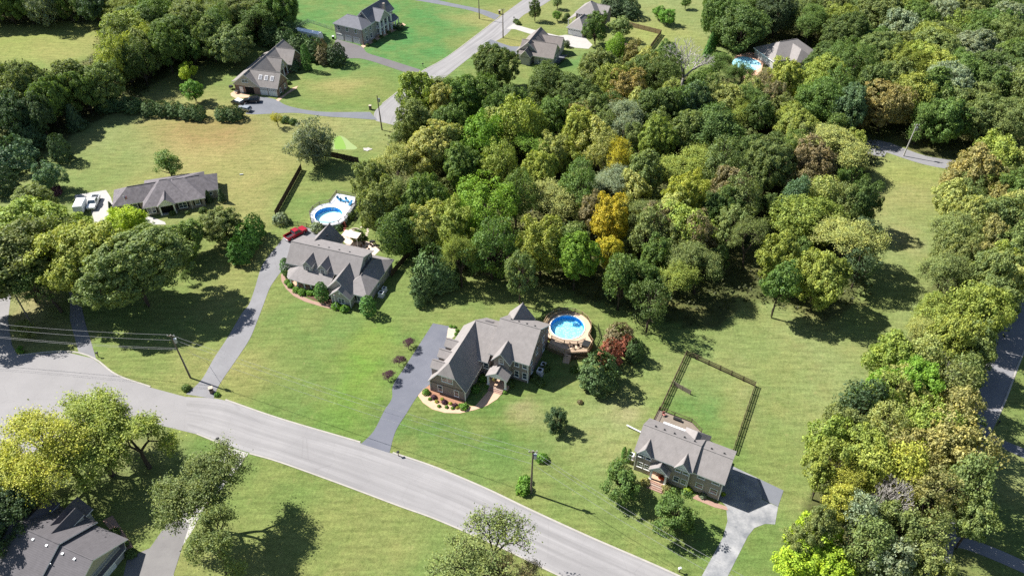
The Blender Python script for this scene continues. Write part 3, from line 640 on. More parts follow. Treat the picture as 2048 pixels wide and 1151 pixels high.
h.window(-5.6,-1.5,1.5,1.4,1.2,two=True); MB().tube((0,0,0),(0,-0.1,0),0.28,0.28,12).build('round_vent', M['trim'], h.o, (-5.75,-1.52,3.7))
h.window(-2.0,0.4,1.5,1.5,1.2,two=True,shutters=True); h.window(-0.4,6.0,1.7,0.9,0.7,'r'); h.window(-4.2,10.4,4.9,0.9,1.1,'r')
for x in (-15.6,-13.0,-10.4,-7.8): h.vent(x,8.2,7.2)
h.vent(-16.9,11.5,5.6,'vent'); h.vent(-17.0,14.0,5.6,'vent'); h.pipe(-5.2,4.9,4.2); h.pipe(-3.0,7.0,5.0)
for y in (8.0,11.0,14.0): h.garage(-21.0,y,2.4,2.2,'l')
h.corner(-7.95,-1.55,2.7); h.corner(-3.45,-1.55,2.7); h.corner(-0.38,0.38,2.8)
H2 = h

# --- tan brick two storey house with three front gables
h = House('brick_house', 'two storey tan brick house with three small pointed front gables', (21.18,82.93), -27, 'brick_buff', 'shingle_warm')
h.box(0.4,10.0,0.4,7.7,5.7); h.gable(0,10.4,0,8.1,5.6,8.6,'x',rp=3.8)
h.box(10.0,15.5,0.9,7.7,5.2); h.gable(10.3,15.9,0.5,8.1,5.2,8.2,'x',rp=3.85,ends=(0,1),ze2=5.4)
for cx in (1.95,8.6): h.gable(cx-1.35,cx+1.35,-0.25,3.0,5.5,7.35,'y',ends=(1,0),inset=0.3,gm=M['trim'],t=0.14)
h.gable(3.2,6.9,-1.0,1.8,3.4,5.15,'y',ends=(1,0),gm=M['trim'],inset=0.35)
h.box(3.5,6.6,-1.0,0.5,0.8,M['concrete_tan'],-0.05,'porch_floor'); h.column(3.75,-0.7,0.8,3.4,0.17); h.column(6.35,-0.7,0.8,3.4,0.17)
MB().box(4.7,5.6,0.28,0.42,0.82,2.9).build('door', M['door_wood'], h.o); h.steps(3.7,6.4,-1.0,4,0.8)
for x in (1.3,2.6,7.95,9.25): h.window(x,0.4,4.75,0.85,1.05); h.window(x,0.4,2.0,0.85,1.15)
for x in (11.9,14.4): h.window(x,0.9,4.45,1.15,0.75); h.window(x,0.9,2.0,1.15,1.05)
h.window(15.5,2.2,3.9,0.8,1.0,'r'); h.garage(15.5,4.4,4.6,2.2,'r')
h.gable(6.5,11.1,5.0,9.4,5.3,7.3,'y',h=(0,1.8),ends=(0,0)); h.box(6.9,10.7,7,9.0,5.3)
for x in (2.0,3.6,5.4,7.2,9.0): h.vent(x,4.7,8.05)
for x in (12.0,14.2): h.vent(x,4.8,7.6)
h.corner(0.36,0.36,5.5); h.corner(9.95,0.36,5.5); h.corner(15.52,0.86,5.1)
d = MB().prism([(0.2,8.1),(0.2,13.9),(6.7,13.8),(9.0,12.3),(9.0,8.1)],1.75,1.9).build('deck', M['wood_grey'], h.o)
h.prism([(2.0,9.5),(2.0,11.6),(6.4,11.6),(6.4,9.5)],1.901,1.92,M['wood_white'],'deck_mat')
for x,y in ((0.3,13.8),(3.3,13.75),(6.6,13.7),(8.9,12.2),(8.9,9.6),(0.3,11.0)):
    MB().box(x-0.07,x+0.07,y-0.07,y+0.07,0,2.95).build('deck_post', M['wood_dark'], h.o)
for a,b in (((0.3,8.2),(0.3,13.8)),((0.3,13.8),(6.6,13.7)),((6.6,13.7),(8.9,12.2)),((8.9,12.2),(8.9,9.4))):
    mb = MB()
    for z in (2.05,2.9): mb.tube((*a,z),(*b,z),0.045,0.045,4)
    L = math.dist(a,b); k = int(L/0.22)
    for i in range(1,k): mb.box(a[0]+(b[0]-a[0])*i/k-0.02,a[0]+(b[0]-a[0])*i/k+0.02,a[1]+(b[1]-a[1])*i/k-0.02,a[1]+(b[1]-a[1])*i/k+0.02,2.05,2.9)
    mb.build('railing', M['wood_dark'], h.o)
H3 = h

# --- long ranch house
h = House('ranch_house', 'long single storey ranch house with dark hipped roofs', (-100.41,160.21), 18, 'brick_buff', 'shingle_ranch')
h.box(0.4,12,0.4,7.5,2.75); h.gable(0,14,0,8,2.7,5.3,'x',h=(4.1,0),ends=(0,0))
h.box(7.7,18.2,-2.75,8,2.75); h.gable(7.3,18.65,-3.15,10.2,2.7,5.95,'x',h=(4.7,4.7))
h.box(14,21.9,-2.75,7,2.75); h.gable(10.5,22.35,-3.1,10.0,2.7,5.6,'x',h=(4.6,4.6))
h.box(18,25.2,0.3,7.6,2.75); h.gable(15,25.6,-0.05,8,2.7,5.3,'x',h=(0,4.1),ends=(0,0))
h.gable(10.75,15.05,-3.75,1.6,2.75,4.55,'y',ends=(1,0),gm=M['trim'],inset=0.3)
h.box(11.3,14.4,-3.0,-2.6,2.6,M['dark'],0.0,'porch_shade'); h.box(11.0,14.9,-3.9,-2.75,0.2,M['concrete'],-0.05,'porch_floor')  # solid near-black block painted as porch shade in front of the wall
h.column(11.25,-3.5,0.2,2.75,0.16); h.column(14.6,-3.5,0.2,2.75,0.16)
h.window(5.2,0.4,1.5,0.95,1.4,shutters=True); h.window(9.1,-2.75,1.5,1.9,1.5,two=True,shutters=True); h.window(16.6,-2.75,1.5,1.9,1.5,two=True,shutters=True); h.window(20.2,-2.75,1.6,1.0,1.2,shutters=True); h.window(23.6,0.3,1.7,0.6,0.8)
for y in (2.6,5.6): h.garage(0.4,y,2.6,2.2,'l')
h.corner(25.2,0.3,2.7); h.corner(18.66,-2.9,2.7)
H4 = h

# --- house with skylights above the garage
h = House('skylight_house', 'tan gabled house with three skylights above its garage doors', (-73.27,223.62), -14, 'brick_red', 'shingle_tan')
h.box(-15.2,-6.5,0.2,26.6,2.95); h.gable(-15.6,-6.1,-0.2,27,2.9,6.6,'y',gm=M['siding_tan'],inset=0.18)
h.polys([[(-17.2,1.8,2.5),(-15.2,1.8,3.3),(-15.2,24,3.3),(-17.2,24,2.5)]],0.15); 
h.box(-7,-0.4,0.4,6.8,2.95); h.gable(-11,0,0,7.2,2.9,6.65,'x',ends=(0,1))
h.gable(-11,-4.8,11.2,16.8,2.9,6.3,'x',ends=(0,1),gm=M['siding_tan']); h.box(-8,-6.4,11.6,16.4,2.9)
h.box(-6.4,-4.9,11.4,16.6,0.2,M['concrete_tan'],-0.05,'porch_floor')
for y in (11.7,14.0,16.3): h.column(-5.1,y,0.2,2.8,0.14)
h.box(-8,-3.9,17.2,24.3,2.9); h.gable(-11,-3.5,16.9,24.7,2.9,6.5,'x',ends=(0,1))
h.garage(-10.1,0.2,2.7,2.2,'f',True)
h.garage(-5.4,0.4,2.7,2.2); h.garage(-2.2,0.4,2.7,2.2)
h.box(-13.6,-12.4,0.08,0.25,2.1,M['trim'],0.0,'door')
h.window(-11.0,-0.03,4.3,2.0,0.8,two=True)
for x in (-6.5,-4.5,-2.5):
    mb = MB(); mb.box(-0.55,0.55,-0.75,0.75,-0.05,0.10); o = mb.build('skylight', M['trim'], h.o); o.matrix_local = Matrix.Translation((x,2.1,2.9+2.1*1.0417+0.03)) @ Matrix.Rotation(math.atan(1.0417),4,'X')
    MB().box(-0.42,0.42,-0.62,0.62,0.10,0.13).build('pane', plain('skylight_glass',(0.25,0.24,0.25),0.15,0.7), o)
for y in (2.0,5.2): h.window(-0.4,y,1.5,0.8,1.3,'r')
h.window(-3.9,20.8,1.7,0.9,1.6,'r'); h.window(-5.0,14,4.4,0.01+0.7,0.7,'r')
H5 = h

# --- columned two storey house
h = House('columned_house', 'large slate roofed house with tall white porch columns', (-52.2,262.8), -27, 'brick_grey', 'shingle_slate')
h.box(-12.1,-0.2,0.0,7.0,5.85); h.gable(-12.5,0.2,-0.4,7.4,5.8,8.4,'x',h=(4,4))
h.box(-7.0,-0.5,6.5,19.6,6.05); h.gable(-7.4,0.1,5.4,20.2,6.0,9.7,'y',gm=M['brick_grey'])
h.gable(-6.4,-1.5,3.7,9,5.8,8.4,'y',ends=(0,0))
h.gable(-3.5,2.0,7.9,14.7,6.0,9.1,'x',ends=(0,1),gm=M['siding_grey'],inset=0.35)
h.box(-0.5,1.5,8.0,16.0,0.3,M['concrete_tan'],-0.05,'porch_floor'); h.box(-0.5,1.3,8.3,15.6,3.15,M['trim'],2.95,'balcony')
for y in (8.6,10.9,13.3,15.6): h.column(1.3,y,0.3,5.95 if y<15 else 5.9,0.24)
h.polys([[(-0.5,13.8,4.3),(1.9,14.4,3.2),(2.3,17.5,3.2),(1.6,20.2,3.2),(-0.5,20.4,4.3)]],0.2)
for x,y in ((2.0,17.2),(1.5,20.0)): h.column(x,y,0.2,3.1,0.15)
for x in (-10.2,-6.6,-3.0): h.garage(x,0.0,2.7,2.2); h.window(x,0.0,4.5,0.95,1.3)
for y in (2.2,4.9): h.window(-0.2,y,4.6,0.8,1.1,'r'); h.window(-0.2,y,1.7,0.9,1.6,'r')
for y in (9.6,12.0,14.4,17.5,19.0): h.window(-0.5,y,1.7,0.9,1.8,'r')
for y in (9.6,12.0): h.window(-0.5,y,4.4,0.9,1.6,'r')
MB().box(-1.4,-0.6,14.9,15.7,6,9.6).build('chimney', M['brick_buff'], h.o)
for k in range(12):
    MB().box(-0.34 if k%2 else -0.5,-0.16,-0.04,0.30 if k%2 else 0.14,k*0.46+0.03,k*0.46+0.43).build('quoin', M['brick_red'], h.o)
H6 = h

# --- hip roofed house with pale concrete drive
h = House('hip_roofed_house', 'two storey house with pale hipped roofs and wide white garage door', (19.38,271.57), -27, 'brick_brown', 'shingle_warm')
h.box(0.4,6.6,0.9,9,2.85); h.gable(0,7,0.4,9.5,2.8,5.6,'y',h=(3.6,0),ends=(0,0))
h.box(0.2,8.0,8.4,17,5.55); h.gable(-0.2,8.4,8,17.4,5.5,8.8,'y',h=(4.3,4.3))
h.polys([[(-2.5,6.9,2.8),(-2.5,15,2.8),(0.3,15,4.3),(0.3,8,4.3)]],0.16); h.column(-2.2,7.3,0,2.7,0.12); h.column(-2.2,11.3,0,2.7,0.12); h.column(-2.2,14.7,0,2.7,0.12)
h.gable(5,11,11.5,17,5.4,7.6,'x',ends=(0,1)); h.box(6,10.6,12,16.6,5.4)
h.garage(3.4,0.9,5.2,2.25)
h.box(8.4,10.4,9,17.5,3.2,M['wood_red'],3.0,'deck')
for a,b in (((10.3,9),(10.3,17.4)),((8.4,9.1),(10.3,9.1))):
    mb = MB()
    for z in (3.4,4.2): mb.tube((*a,z),(*b,z),0.06,0.06,4)
    for i in range(int(math.dist(a,b)/0.4)+1):
        t=i/(int(math.dist(a,b)/0.4)); mb.box(a[0]+(b[0]-a[0])*t-0.04,a[0]+(b[0]-a[0])*t+0.04,a[1]+(b[1]-a[1])*t-0.04,a[1]+(b[1]-a[1])*t+0.04,3.2,4.2)
    mb.build('railing', M['wood_red'], h.o)
for y in (9.2,13,17): MB().box(10.1,10.3,y,y+0.2,0,3.0).build('deck_post', M['wood_red'], h.o)
h.window(1.6,8.4,4.6,0.8,0.9); h.window(-0.2+0.4,12,4.4,0.9,1.2,'l')
H7 = h
s_ = House('garden_shed', 'low garden shed with a faded red metal roof', H7.pt(20.2,-5.6), -22, 'siding_grey', 'red_metal', 'shed')
s_.wall = M['wood_dark']; s_.box(0.2,7.8,0.3,3.4,2.0); s_.gable(0,8,0,3.7,2.0,2.9,'x',inset=0.2,t=0.08,rp=2.0); MB().box(3.4,4.6,0.24,0.32,0,1.8).build('door', M['wood_grey'], s_.o)

# --- house half hidden by the wood
px = at(1114,133)
h = House('gabled_house', 'brown roofed house with stepped gables at the edge of the wood', px, -20, 'siding_grey', 'shingle_brown')
h.box(-14.5,-6.4,0.4,13.6,3.0); h.gable(-15,-6,0,14,2.9,6.8,'y'); h.gable(-13.5,-1,-1.0,7.0,2.9,6.4,'x',ends=(0,1)); h.box(-8,-1.4,-0.6,6.6,3.0)
h.gable(-12,-1.2,8.0,13.5,2.9,5.6,'x',ends=(0,1)); h.box(-8,-1.6,8.4,13.1,2.9); h.gable(-12.5,-8.5,-3.0,3.0,2.9,5.2,'y',ends=(1,0)); h.box(-12.1,-8.9,-2.6,1,2.9)
h.window(-1.4,3.0,1.6,0.9,1.4,'r'); h.window(-4,-0.6,1.6,0.9,1.4); h.window(-6,-0.6,1.6,0.9,1.4)
for y in (2.5,5.5,8.5): h.vent(-9.6,y,6.1)
# --- house in the trees with its own pool
px = at(1575,118)
h = House('hip_roofed_house', 'house with a pale hipped roof deep among the trees', px, 20, 'siding_grey', 'shingle_warm')
h.box(-9.5,7.5,-5,6,3.0); h.gable(-10,8,-5.5,6.5,2.9,6.6,'x',h=(5.5,5.5)); h.gable(-4,4,-9,1,2.9,5.8,'y',h=(3.5,0),ends=(0,0)); h.box(-3.5,3.5,-8.5,0,2.9)
for x in (-7,6): h.window(x,-5,1.6,1.2,1.4)
for x in (-5,-2,1): h.vent(x,1.5,6.2)
H10 = h
# --- shadowed house at the lower corner
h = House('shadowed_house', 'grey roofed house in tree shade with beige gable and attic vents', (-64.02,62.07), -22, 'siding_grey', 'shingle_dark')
M['siding_beige'] = plain('beige_siding', (0.40,0.37,0.28), 0.7, 0.3, 0.05)
h.box(-24,-0.6,-5.6,5.4,2.9); h.gable(-24.5,0,-6.3,6.0,2.8,6.0,'x',rp=0,gm=M['siding_beige'],inset=0.7)
h.polys([[(-0.9,-6.3,2.55),(0.5,-5.2,2.2),(0.5,4.6,2.2),(-0.9,6.0,2.75)]],0.15); h.box(-0.65,-0.2,-5.0,4.4,2.6)
h.garage(-0.2,0.0,4.8,2.15,'r')
h.gable(-16.5,-6.5,-6.4,6.4,3.2,6.5,'x',rp=0,ends=(1,1)); h.box(-16,-7,-5.8,5.9,3.2)
for cx,y0,w,ze,zr in ((-9.6,6.2,2.2,4.5,5.9),(-15.3,6.4,2.4,4.2,5.6)):
    h.box(cx-w/2+0.15,cx+w/2-0.15,1.5,y0-0.3,ze,None,2.5,'dormer_wall'); h.gable(cx-w/2,cx+w/2,0.6,y0,ze,zr,'y',ends=(0,1),inset=0.25,t=0.14); h.window(cx,y0-0.25,ze-0.7,0.8,1.0,'b')
h.box(-13.2,-9.6,3,7.6,3.0); h.gable(-13.6,-9.2,2.4,8.1,3.0,5.3,'y',ends=(0,1))
for x in (-11.2,-8.4,-5.4,-3.0): h.vent(x,-0.8,5.65 if x>-6.5 else 6.1,'box')
for x,y in ((-6.2,-2.6),(-3.4,-3.9)): h.pipe(x,y,4.9 if x<-4 else 4.1)
h.prism([(-22,-6.4),(-22,-12),(-13,-12),(-13,-6.4)],-0.05,0.15,M['concrete_tan'],'patio')
H9 = h

# ------------------------------------------------------------------ pools and decks
def ring_deck(center, r, poly, z, th, n=64):
    """deck surface between a round hole and an outline (local coordinates round the centre)"""
    P = [np.array(p) for p in poly]; ang = set(2*math.pi*i/n for i in range(n))
    for p in P: ang.add(math.atan2(p[1],p[0]) % (2*math.pi))
    ang = sorted(ang); out = []
    for a in ang:
        d = np.array([math.cos(a),math.sin(a)]); best = None
        for i in range(len(P)):
            p,q = P[i],P[(i+1)%len(P)]; e = q-p; den = d[0]*e[1]-d[1]*e[0]
            if abs(den) < 1e-9: continue
            t = (p[0]*e[1]-p[1]*e[0])/den; u = (p[0]*d[1]-p[1]*d[0])/den
            if t > 0 and -1e-6 <= u <= 1+1e-6: best = t if best is None else max(best,t)
        out.append(d*best)
    mb = MB(); k = len(ang)
    for a,o in zip(ang,out): c,s = math.cos(a)*r, math.sin(a)*r; mb.v += [(c,s,z),(o[0],o[1],z),(c,s,z-th),(o[0],o[1],z-th)]
    for i in range(k):
        j = (i+1)%k; a,b = 4*i,4*j
        mb.f += [(a,a+1,b+1,b),(a+2,b+2,b+3,a+3),(a+1,a+3,b+3,b+1),(a,b,b+2,a+2)]; mb.m += [0]*4
    return mb
def pool(label, loc, r, zr, floor_mat, water_z):
    t = thing('swimming_pool', label, 'pool', (loc[0],loc[1],0))
    n = 48; mb = MB()
    for i in range(n):
        a = 2*math.pi*i/n; c,s = math.cos(a),math.sin(a); mb.v += [(r*c,r*s,0.1),(r*c,r*s,zr),((r+0.12)*c,(r+0.12)*s,zr),((r+0.12)*c,(r+0.12)*s,0)]
    for i in range(n):
        j = (i+1)%n
        for k in range(3): mb.f.append((4*i+k,4*i+k+1,4*j+k+1,4*j+k)); mb.m.append(0 if k == 0 else 1)
    mb.build('pool_wall', [M['liner_wall'],M['white_metal']], t)
    MB().add([(r*math.cos(2*math.pi*i/n),r*math.sin(2*math.pi*i/n),0.1) for i in range(n)],[tuple(range(n))]).build('pool_floor', floor_mat, t)
    MB().add([((r-0.005)*math.cos(2*math.pi*i/n),(r-0.005)*math.sin(2*math.pi*i/n),water_z) for i in range(n)],[tuple(range(n))]).build('water', M['water'], t)
    mb = MB()
    for i in range(n):
        a,b = 2*math.pi*i/n,2*math.pi*(i+1)/n; mb.tube((r*1.02*math.cos(a),r*1.02*math.sin(a),zr+0.03),(r*1.02*math.cos(b),r*1.02*math.sin(b),zr+0.03),0.10,0.10,5,0,False)
    mb.build('pool_rim', M['white_metal'], t)
    return t
def rail_bay(parent, a, b, z0, h, mat, step=0.14, name='railing'):
    mb = MB(); L = math.dist(a,b); k = max(2,int(L/step))
    for z in (z0+0.1,z0+h): mb.tube((*a,z),(*b,z),0.05,0.05,4)
    for i in range(1,k):
        x = a[0]+(b[0]-a[0])*i/k; y = a[1]+(b[1]-a[1])*i/k; mb.box(x-0.02,x+0.02,y-0.02,y+0.02,z0+0.1,z0+h)
    mb.build(name, mat, parent)
    MB().box(a[0]-0.07,a[0]+0.07,a[1]-0.07,a[1]+0.07,0,z0+h+0.1).build('post', mat, parent)
def skirt(parent, poly, z, mat, r):
    for a,b in zip(poly, poly[1:]+poly[:1]):
        d = np.array(b)-np.array(a); L = np.hypot(*d); d /= L; mb = MB(); k = int(L/0.16)
        for i in range(k):
            p = np.array(a)*0.985+d*(i+0.5)*L/k; mb.tube((p[0],p[1],0),(p[0],p[1],z),0.065,0.065,4,0,False)
        mb.build('skirt_boards', mat, parent)
# pool of the brown brick house
c1 = H1.pt(2.1,17.2)
pool('round pool of rippled blue water set in a tan wooden deck', c1, 3.6, 1.2, M['liner_floor'], 1.02)
o1 = [(5.1*math.cos(R(a)),5.1*math.sin(R(a))) for a in range(-10,211,20)]+[(-3.6,-3.7),(-1.95,-4.7),(-1.9,-7.0),(1.9,-7.5),(6.3,-5.4),(6.5,-2.6)]
dk = thing('pool_deck', 'tan wooden deck round the blue pool with picket railings', 'deck', (c1[0],c1[1],0), -22)
ring_deck((0,0),3.75,o1,1.22,0.14).build('deck_floor', M['wood_deck'], dk); skirt(dk, o1, 1.07, M['wood_tan'], 0)
for i in range(len(o1)):
    if i not in (12,13): rail_bay(dk, tuple(0.985*x for x in o1[i]), tuple(0.985*x for x in o1[(i+1)%len(o1)]), 1.22, 0.95, M['wood_tan'])
for a in range(110,200,22):
    mb = MB(); mb.box(-0.9,0.9,-0.25,0.25,0.38,0.45); mb.box(-0.85,-0.75,-0.2,0.2,0,0.38); mb.box(0.75,0.85,-0.2,0.2,0,0.38); b = mb.build('bench', M['wood_tan'], dk, (4.55*math.cos(R(a)),4.55*math.sin(R(a)),1.22), R(a+90))
MB().box(4.6,6.1,-4.6,-2.9,1.24,1.9).build('storage_box', M['black_metal'], dk)
for k in range(5):
    MB().box(2.0+k*0.02,3.4,-7.5-0.3*k-0.3,-7.5-0.3*k,0,1.15-0.22*k).build('step', M['wood_deck'], dk)
rp = [(-1.9,-4.6),(1.0,-4.9),(3.6,-4.1),(4.9,-2.6)]
for a,b in zip(rp[:-1],rp[1:]): rail_bay(dk,a,b,1.22,0.95,M['wood_grey'])
# metal garden fence pieces beside that deck are parts of the fence list below
# pool of the dormered house
Zi = lambda x,y,z: at(610+x*0.1217, 370+y*0.1217, z)
c2 = Zi(388,492,1.2)
pool('round pool of pale milky water set in a white painted deck', c2, 3.45, 1.2, M['liner_pale'], 1.02)
o2 = [tuple(np.array(Zi(x,y,1.2))-np.array(c2)) for x,y in ((95,590),(75,480),(130,400),(240,325),(405,290),(525,130),(845,195),(835,310),(665,570),(560,640),(420,668),(240,650))]
dk2 = thing('pool_deck', 'white painted pool deck with a sunbathing platform', 'deck', (c2[0],c2[1],0))
ring_deck((0,0),3.6,o2,1.22,0.14).build('deck_floor', M['wood_white'], dk2); skirt(dk2, o2[::-1], 1.07, M['wood_white'], 0)
for i in range(len(o2)): rail_bay(dk2, tuple(0.985*x for x in o2[i]), tuple(0.985*x for x in o2[(i+1)%len(o2)]), 1.22, 0.95, M['wood_grey'], 0.16)
for k in range(5): 
    p = np.array(Zi(610+8*k,600+18*k,1.1-0.22*k))-np.array(c2); MB().box(-0.8,0.8,-0.17,0.17,0,1.1-0.22*k).build('step', M['wood_red'], dk2, (p[0],p[1],0), R(-18))
mb = MB()
for sx in (-0.3,0.3): mb.path([(sx,0,0.3),(sx,0,1.9),(sx,0.3,2.05),(sx,0.6,1.9),(sx,0.6,1.2)],0.04,5)
for z in (0.6,0.95,1.3): mb.box(-0.3,0.3,-0.06,0.06,z,z+0.05)
q = Zi(455,365,1.2); mb.build('pool_ladder', M['white_metal'], None, (q[0],q[1],0.0)); tag(bpy.data.objects['pool_ladder'], 'white ladder standing in the milky pool', 'ladder')
def lounger(x, y, z, deg, mat, label, group):
    t = thing('lounge_chair', label, 'lounge chair', (x,y,z), deg, group)
    MB().box(-0.32,0.32,-0.9,0.3,0.28,0.36).build('seat', mat, t)
    MB().add([(-0.32,0.3,0.28),(0.32,0.3,0.28),(0.32,0.85,0.75),(-0.32,0.85,0.75),(-0.32,0.3,0.36),(0.32,0.3,0.36),(0.32,0.82,0.83),(-0.32,0.82,0.83)],[(3,2,1,0),(4,5,6,7),(0,1,5,4),(1,2,6,5),(2,3,7,6),(3,0,4,7)]).build('backrest', mat, t)
    for sx in (-0.28,0.28):
        for sy in (-0.8,0.25): MB().box(sx-0.025,sx+0.025,sy-0.025,sy+0.025,0,0.28).build('leg', M['white_metal'], t)
for x,y,dg in ((560,245,40),(620,270,60),(690,262,30),(750,315,-20)):
    p = Zi(x,y,1.2); lounger(p[0],p[1],1.22,dg,M['blue_fabric'],'blue lounge chair on the white pool deck','blue chairs on the white deck')
def chair(name, x, y, z, deg, mat, label, group):
    t = thing(name, label, 'chair', (x,y,z), deg, group)
    MB().box(-0.26,0.26,-0.26,0.26,0.40,0.46).build('seat', mat, t); MB().box(-0.26,0.26,0.22,0.28,0.46,0.95).build('backrest', mat, t)
    for sx in (-0.23,0.23):
        for sy in (-0.23,0.23): MB().box(sx-0.025,sx+0.025,sy-0.025,sy+0.025,0,0.40).build('leg', M['wood_dark'], t)
q = [H1.pt(4.2,12.0),H1.pt(5.3,11.6),H1.pt(6.2,12.3)]
for k,p in enumerate(q): chair('deck_chair', p[0],p[1],1.22,-60+40*k,M['wood_dark'],'dark deck chair by the railing of the tan pool deck','dark chairs on the tan deck')
# patio of the dormered house
pz = site([(683,478),(700,458),(716,462),(722,480),(738,484),(752,490),(760,500),(748,512),(700,498)])
sheet('patio', None, 0.05, plain('pale_patio',(0.60,0.47,0.38),0.9,0.2,0.12,1.2), 'pale pink patio behind the dormered house', 'patio', pts=pz)
t = thing('pergola', 'cream canopy over the patio behind the dormered house', 'canopy', (*at(705,484),0), -18)
MB().box(-2.1,2.1,-1.2,1.2,2.3,2.42).build('canopy', M['cream'], t)
for sx in (-2,2):
    for sy in (-1.1,1.1): MB().box(sx-0.06,sx+0.06,sy-0.06,sy+0.06,0.05,2.3).build('post', M['white_metal'], t)
for k,(x,y) in enumerate(((690,463),(696,468),(688,470))):
    p = at(x,y); chair('patio_chair', p[0],p[1],0.05,100*k,M['pink_fabric'],'faded red chair on the pink patio','faded red patio chairs')
for k,(x,y) in enumerate(((728,490),(735,497),(742,492),(722,494))):
    p = at(x,y); chair('patio_chair', p[0],p[1],0.05,80*k+20,M['wood_dark'],'brown chair at the far end of the pink patio','brown patio chairs')
t = thing('grill', 'black covered grill at the patio fence', 'grill', (*at(746,489),0.05), 10)
MB().box(-0.7,0.7,-0.3,0.3,0.75,1.15).build('lid', M['black_metal'], t)
for sx in (-0.6,0.6): MB().box(sx-0.05,sx+0.05,-0.25,0.25,0,0.75).build('leg', M['black_metal'], t)
t = thing('garden_wall', 'low curved stone garden edge beside the patio', 'garden edge', (0,0,0))
gp = smooth(site([(703,459),(712,458),(720,461),(726,469),(727,478),(722,483)]),4)
for a,b in zip(gp[:-1],gp[1:]):
    m_ = (a+b)/2; d = b-a; MB().box(-np.hypot(*d)/2+0.02,np.hypot(*d)/2-0.02,-0.14,0.14,0,0.35).build('stone', M['stone'], t, (m_[0],m_[1],0), math.atan2(d[1],d[0]))
for k,(x,y) in enumerate(((737,440),(736,450),(737,455),(735,459),(736,463),(734,467),(733,471),(724,454))):
    p = at(x,y); o = MB().prism([(0.45*math.cos(a)+0.06*((k+i)%3),0.30*math.sin(a)) for i,a in enumerate(np.linspace(0,2*math.pi,8)[:-1])],-0.02,0.06).build('stepping_stone', M['stone'], None, (p[0],p[1],0), k*0.5)
    tag(o, 'pale stepping stone in the grass beside the pink patio', 'stone', 'stepping stones by the patio')
# pool deep in the trees
c3 = at(1493,128)
sheet('patio', [(1470,112),(1500,104),(1530,116),(1520,150),(1490,158),(1468,140)], 0.08, plain('salmon_patio',(0.62,0.36,0.25),0.9,0.2,0.12,1.2), 'salmon coloured pool patio among the trees', 'patio')
sheet('pool_basin', None, 0.09, M['liner_floor'], 'pale blue kidney shaped pool among the trees', 'pool', pts=[(c3[0]+4.2*math.cos(a)*(1+0.15*math.cos(2*a)),c3[1]+5.5*math.sin(a)) for a in np.linspace(0,2*math.pi,29)[:-1]])

# ------------------------------------------------------------------ fences
def fence(label, pts, h, style, z=0, bay=2.4, mat=None, group=None):
    P = [np.array(p, float) for p in pts]; o0 = P[0]
    t = thing('fence', label, 'fence', (o0[0],o0[1],0), 0, group)
    mt = mat or dict(privacy=M['wood_dark'], rail=M['wood_dark'], metal=M['black_metal'])[style]
    pr = 0.07 if style != 'metal' else 0.04
    pm = MB().box(-pr,pr,-pr,pr,0,h+0.08).mesh('post', mt)
    for a,b in zip(P[:-1],P[1:]):
        L = np.hypot(*(b-a)); n = max(1,round(L/bay)); l = L/n; d = (b-a)/L; ang = math.atan2(d[1],d[0]); mb = MB()
        if style == 'privacy':
            k = int(l/0.15)
            for i in range(k): mb.box((i+0.06)*l/k,(i+0.94)*l/k,-0.035-0.012*(i%2),-0.012,0.05,h-0.02*(i%3))
            for zz in (0.4,h-0.4): mb.box(0,l,-0.01,0.05,zz-0.05,zz+0.05)
        elif style == 'rail':
            for zz in (0.35,0.75,h-0.06): mb.box(0,l,-0.03,0.03,zz-0.06,zz+0.06)
            for i in range(1,18): mb.box(i*l/18-0.03,i*l/18+0.03,0.031,0.05,0.02,h-0.05)
        else:
            for zz in (0.2,h-0.1): mb.box(0,l,-0.02,0.02,zz-0.02,zz+0.02)
            k = int(l/0.14)
            for i in range(1,k): mb.box(i*l/k-0.011,i*l/k+0.011,-0.011,0.011,0.05,h)
        pan = mb.mesh('panel', mt)
        for i in range(n):
            q = a+d*l*i-o0; link('panel', pan, t, (q[0],q[1],0), ang); link('post', pm, t, (q[0],q[1],0), ang)
    q = P[-1]-o0; link('post', pm, t, (q[0],q[1],0))
    return t
yard = [at(1321,814,1.25),at(1374,700.5,1.25),at(1512,763.5,1.25),at(1467,897.5,1.25)]
fence('weathered rail fence with wire mesh enclosing the back yard', yard, 1.3, 'rail')
fence('short grey rail fence stub inside the wire mesh yard', [at(1349,762,1.2),at(1382,780,1.2)], 1.2, 'privacy', mat=M['wood_grey'])
fence('tall dark board fence running down the side of the pool yard', [at(601,328,1.8),at(549,421,1.8)], 1.85, 'privacy')
fence('dark board fence behind the putting green', [at(648,300,1.8),at(716,315,1.8)], 1.85, 'privacy')
fence('tall dark board fence beside the dormered house', [at(782,541,1.8),at(826,489,1.8)], 1.85, 'privacy')
fence('black metal picket fence beside the red pickup', [at(578,441,1.3),at(612,446,1.3),at(632,452,1.3)], 1.3, 'metal')
fence('black metal picket fence behind the round blue pool', [H1.pt(7.9,20.5),H1.pt(9.6,17.6),H1.pt(9.6,13.6)], 1.3, 'metal')
fence('black wire garden fence below the white pool deck', [at(728,403,1.1),at(709,438,1.1)], 1.1, 'metal')
fence('tan board fence round the yard with the red roofed shed', [at(1254,43,1.7),at(1323,60,1.7),at(1296,97,1.7)], 1.75, 'privacy', mat=M['wood_tan'])
fence('black metal fence by the house at the edge of the wood', [at(1115,125,1.3),at(1138,107,1.3)], 1.3, 'metal')
fence('thin dark wire fence on the lawn of the columned house', [at(585,56,1.2),at(615,38,1.2),at(664,54,1.2)], 1.2, 'metal', bay=3.0, mat=M['grey_metal'])
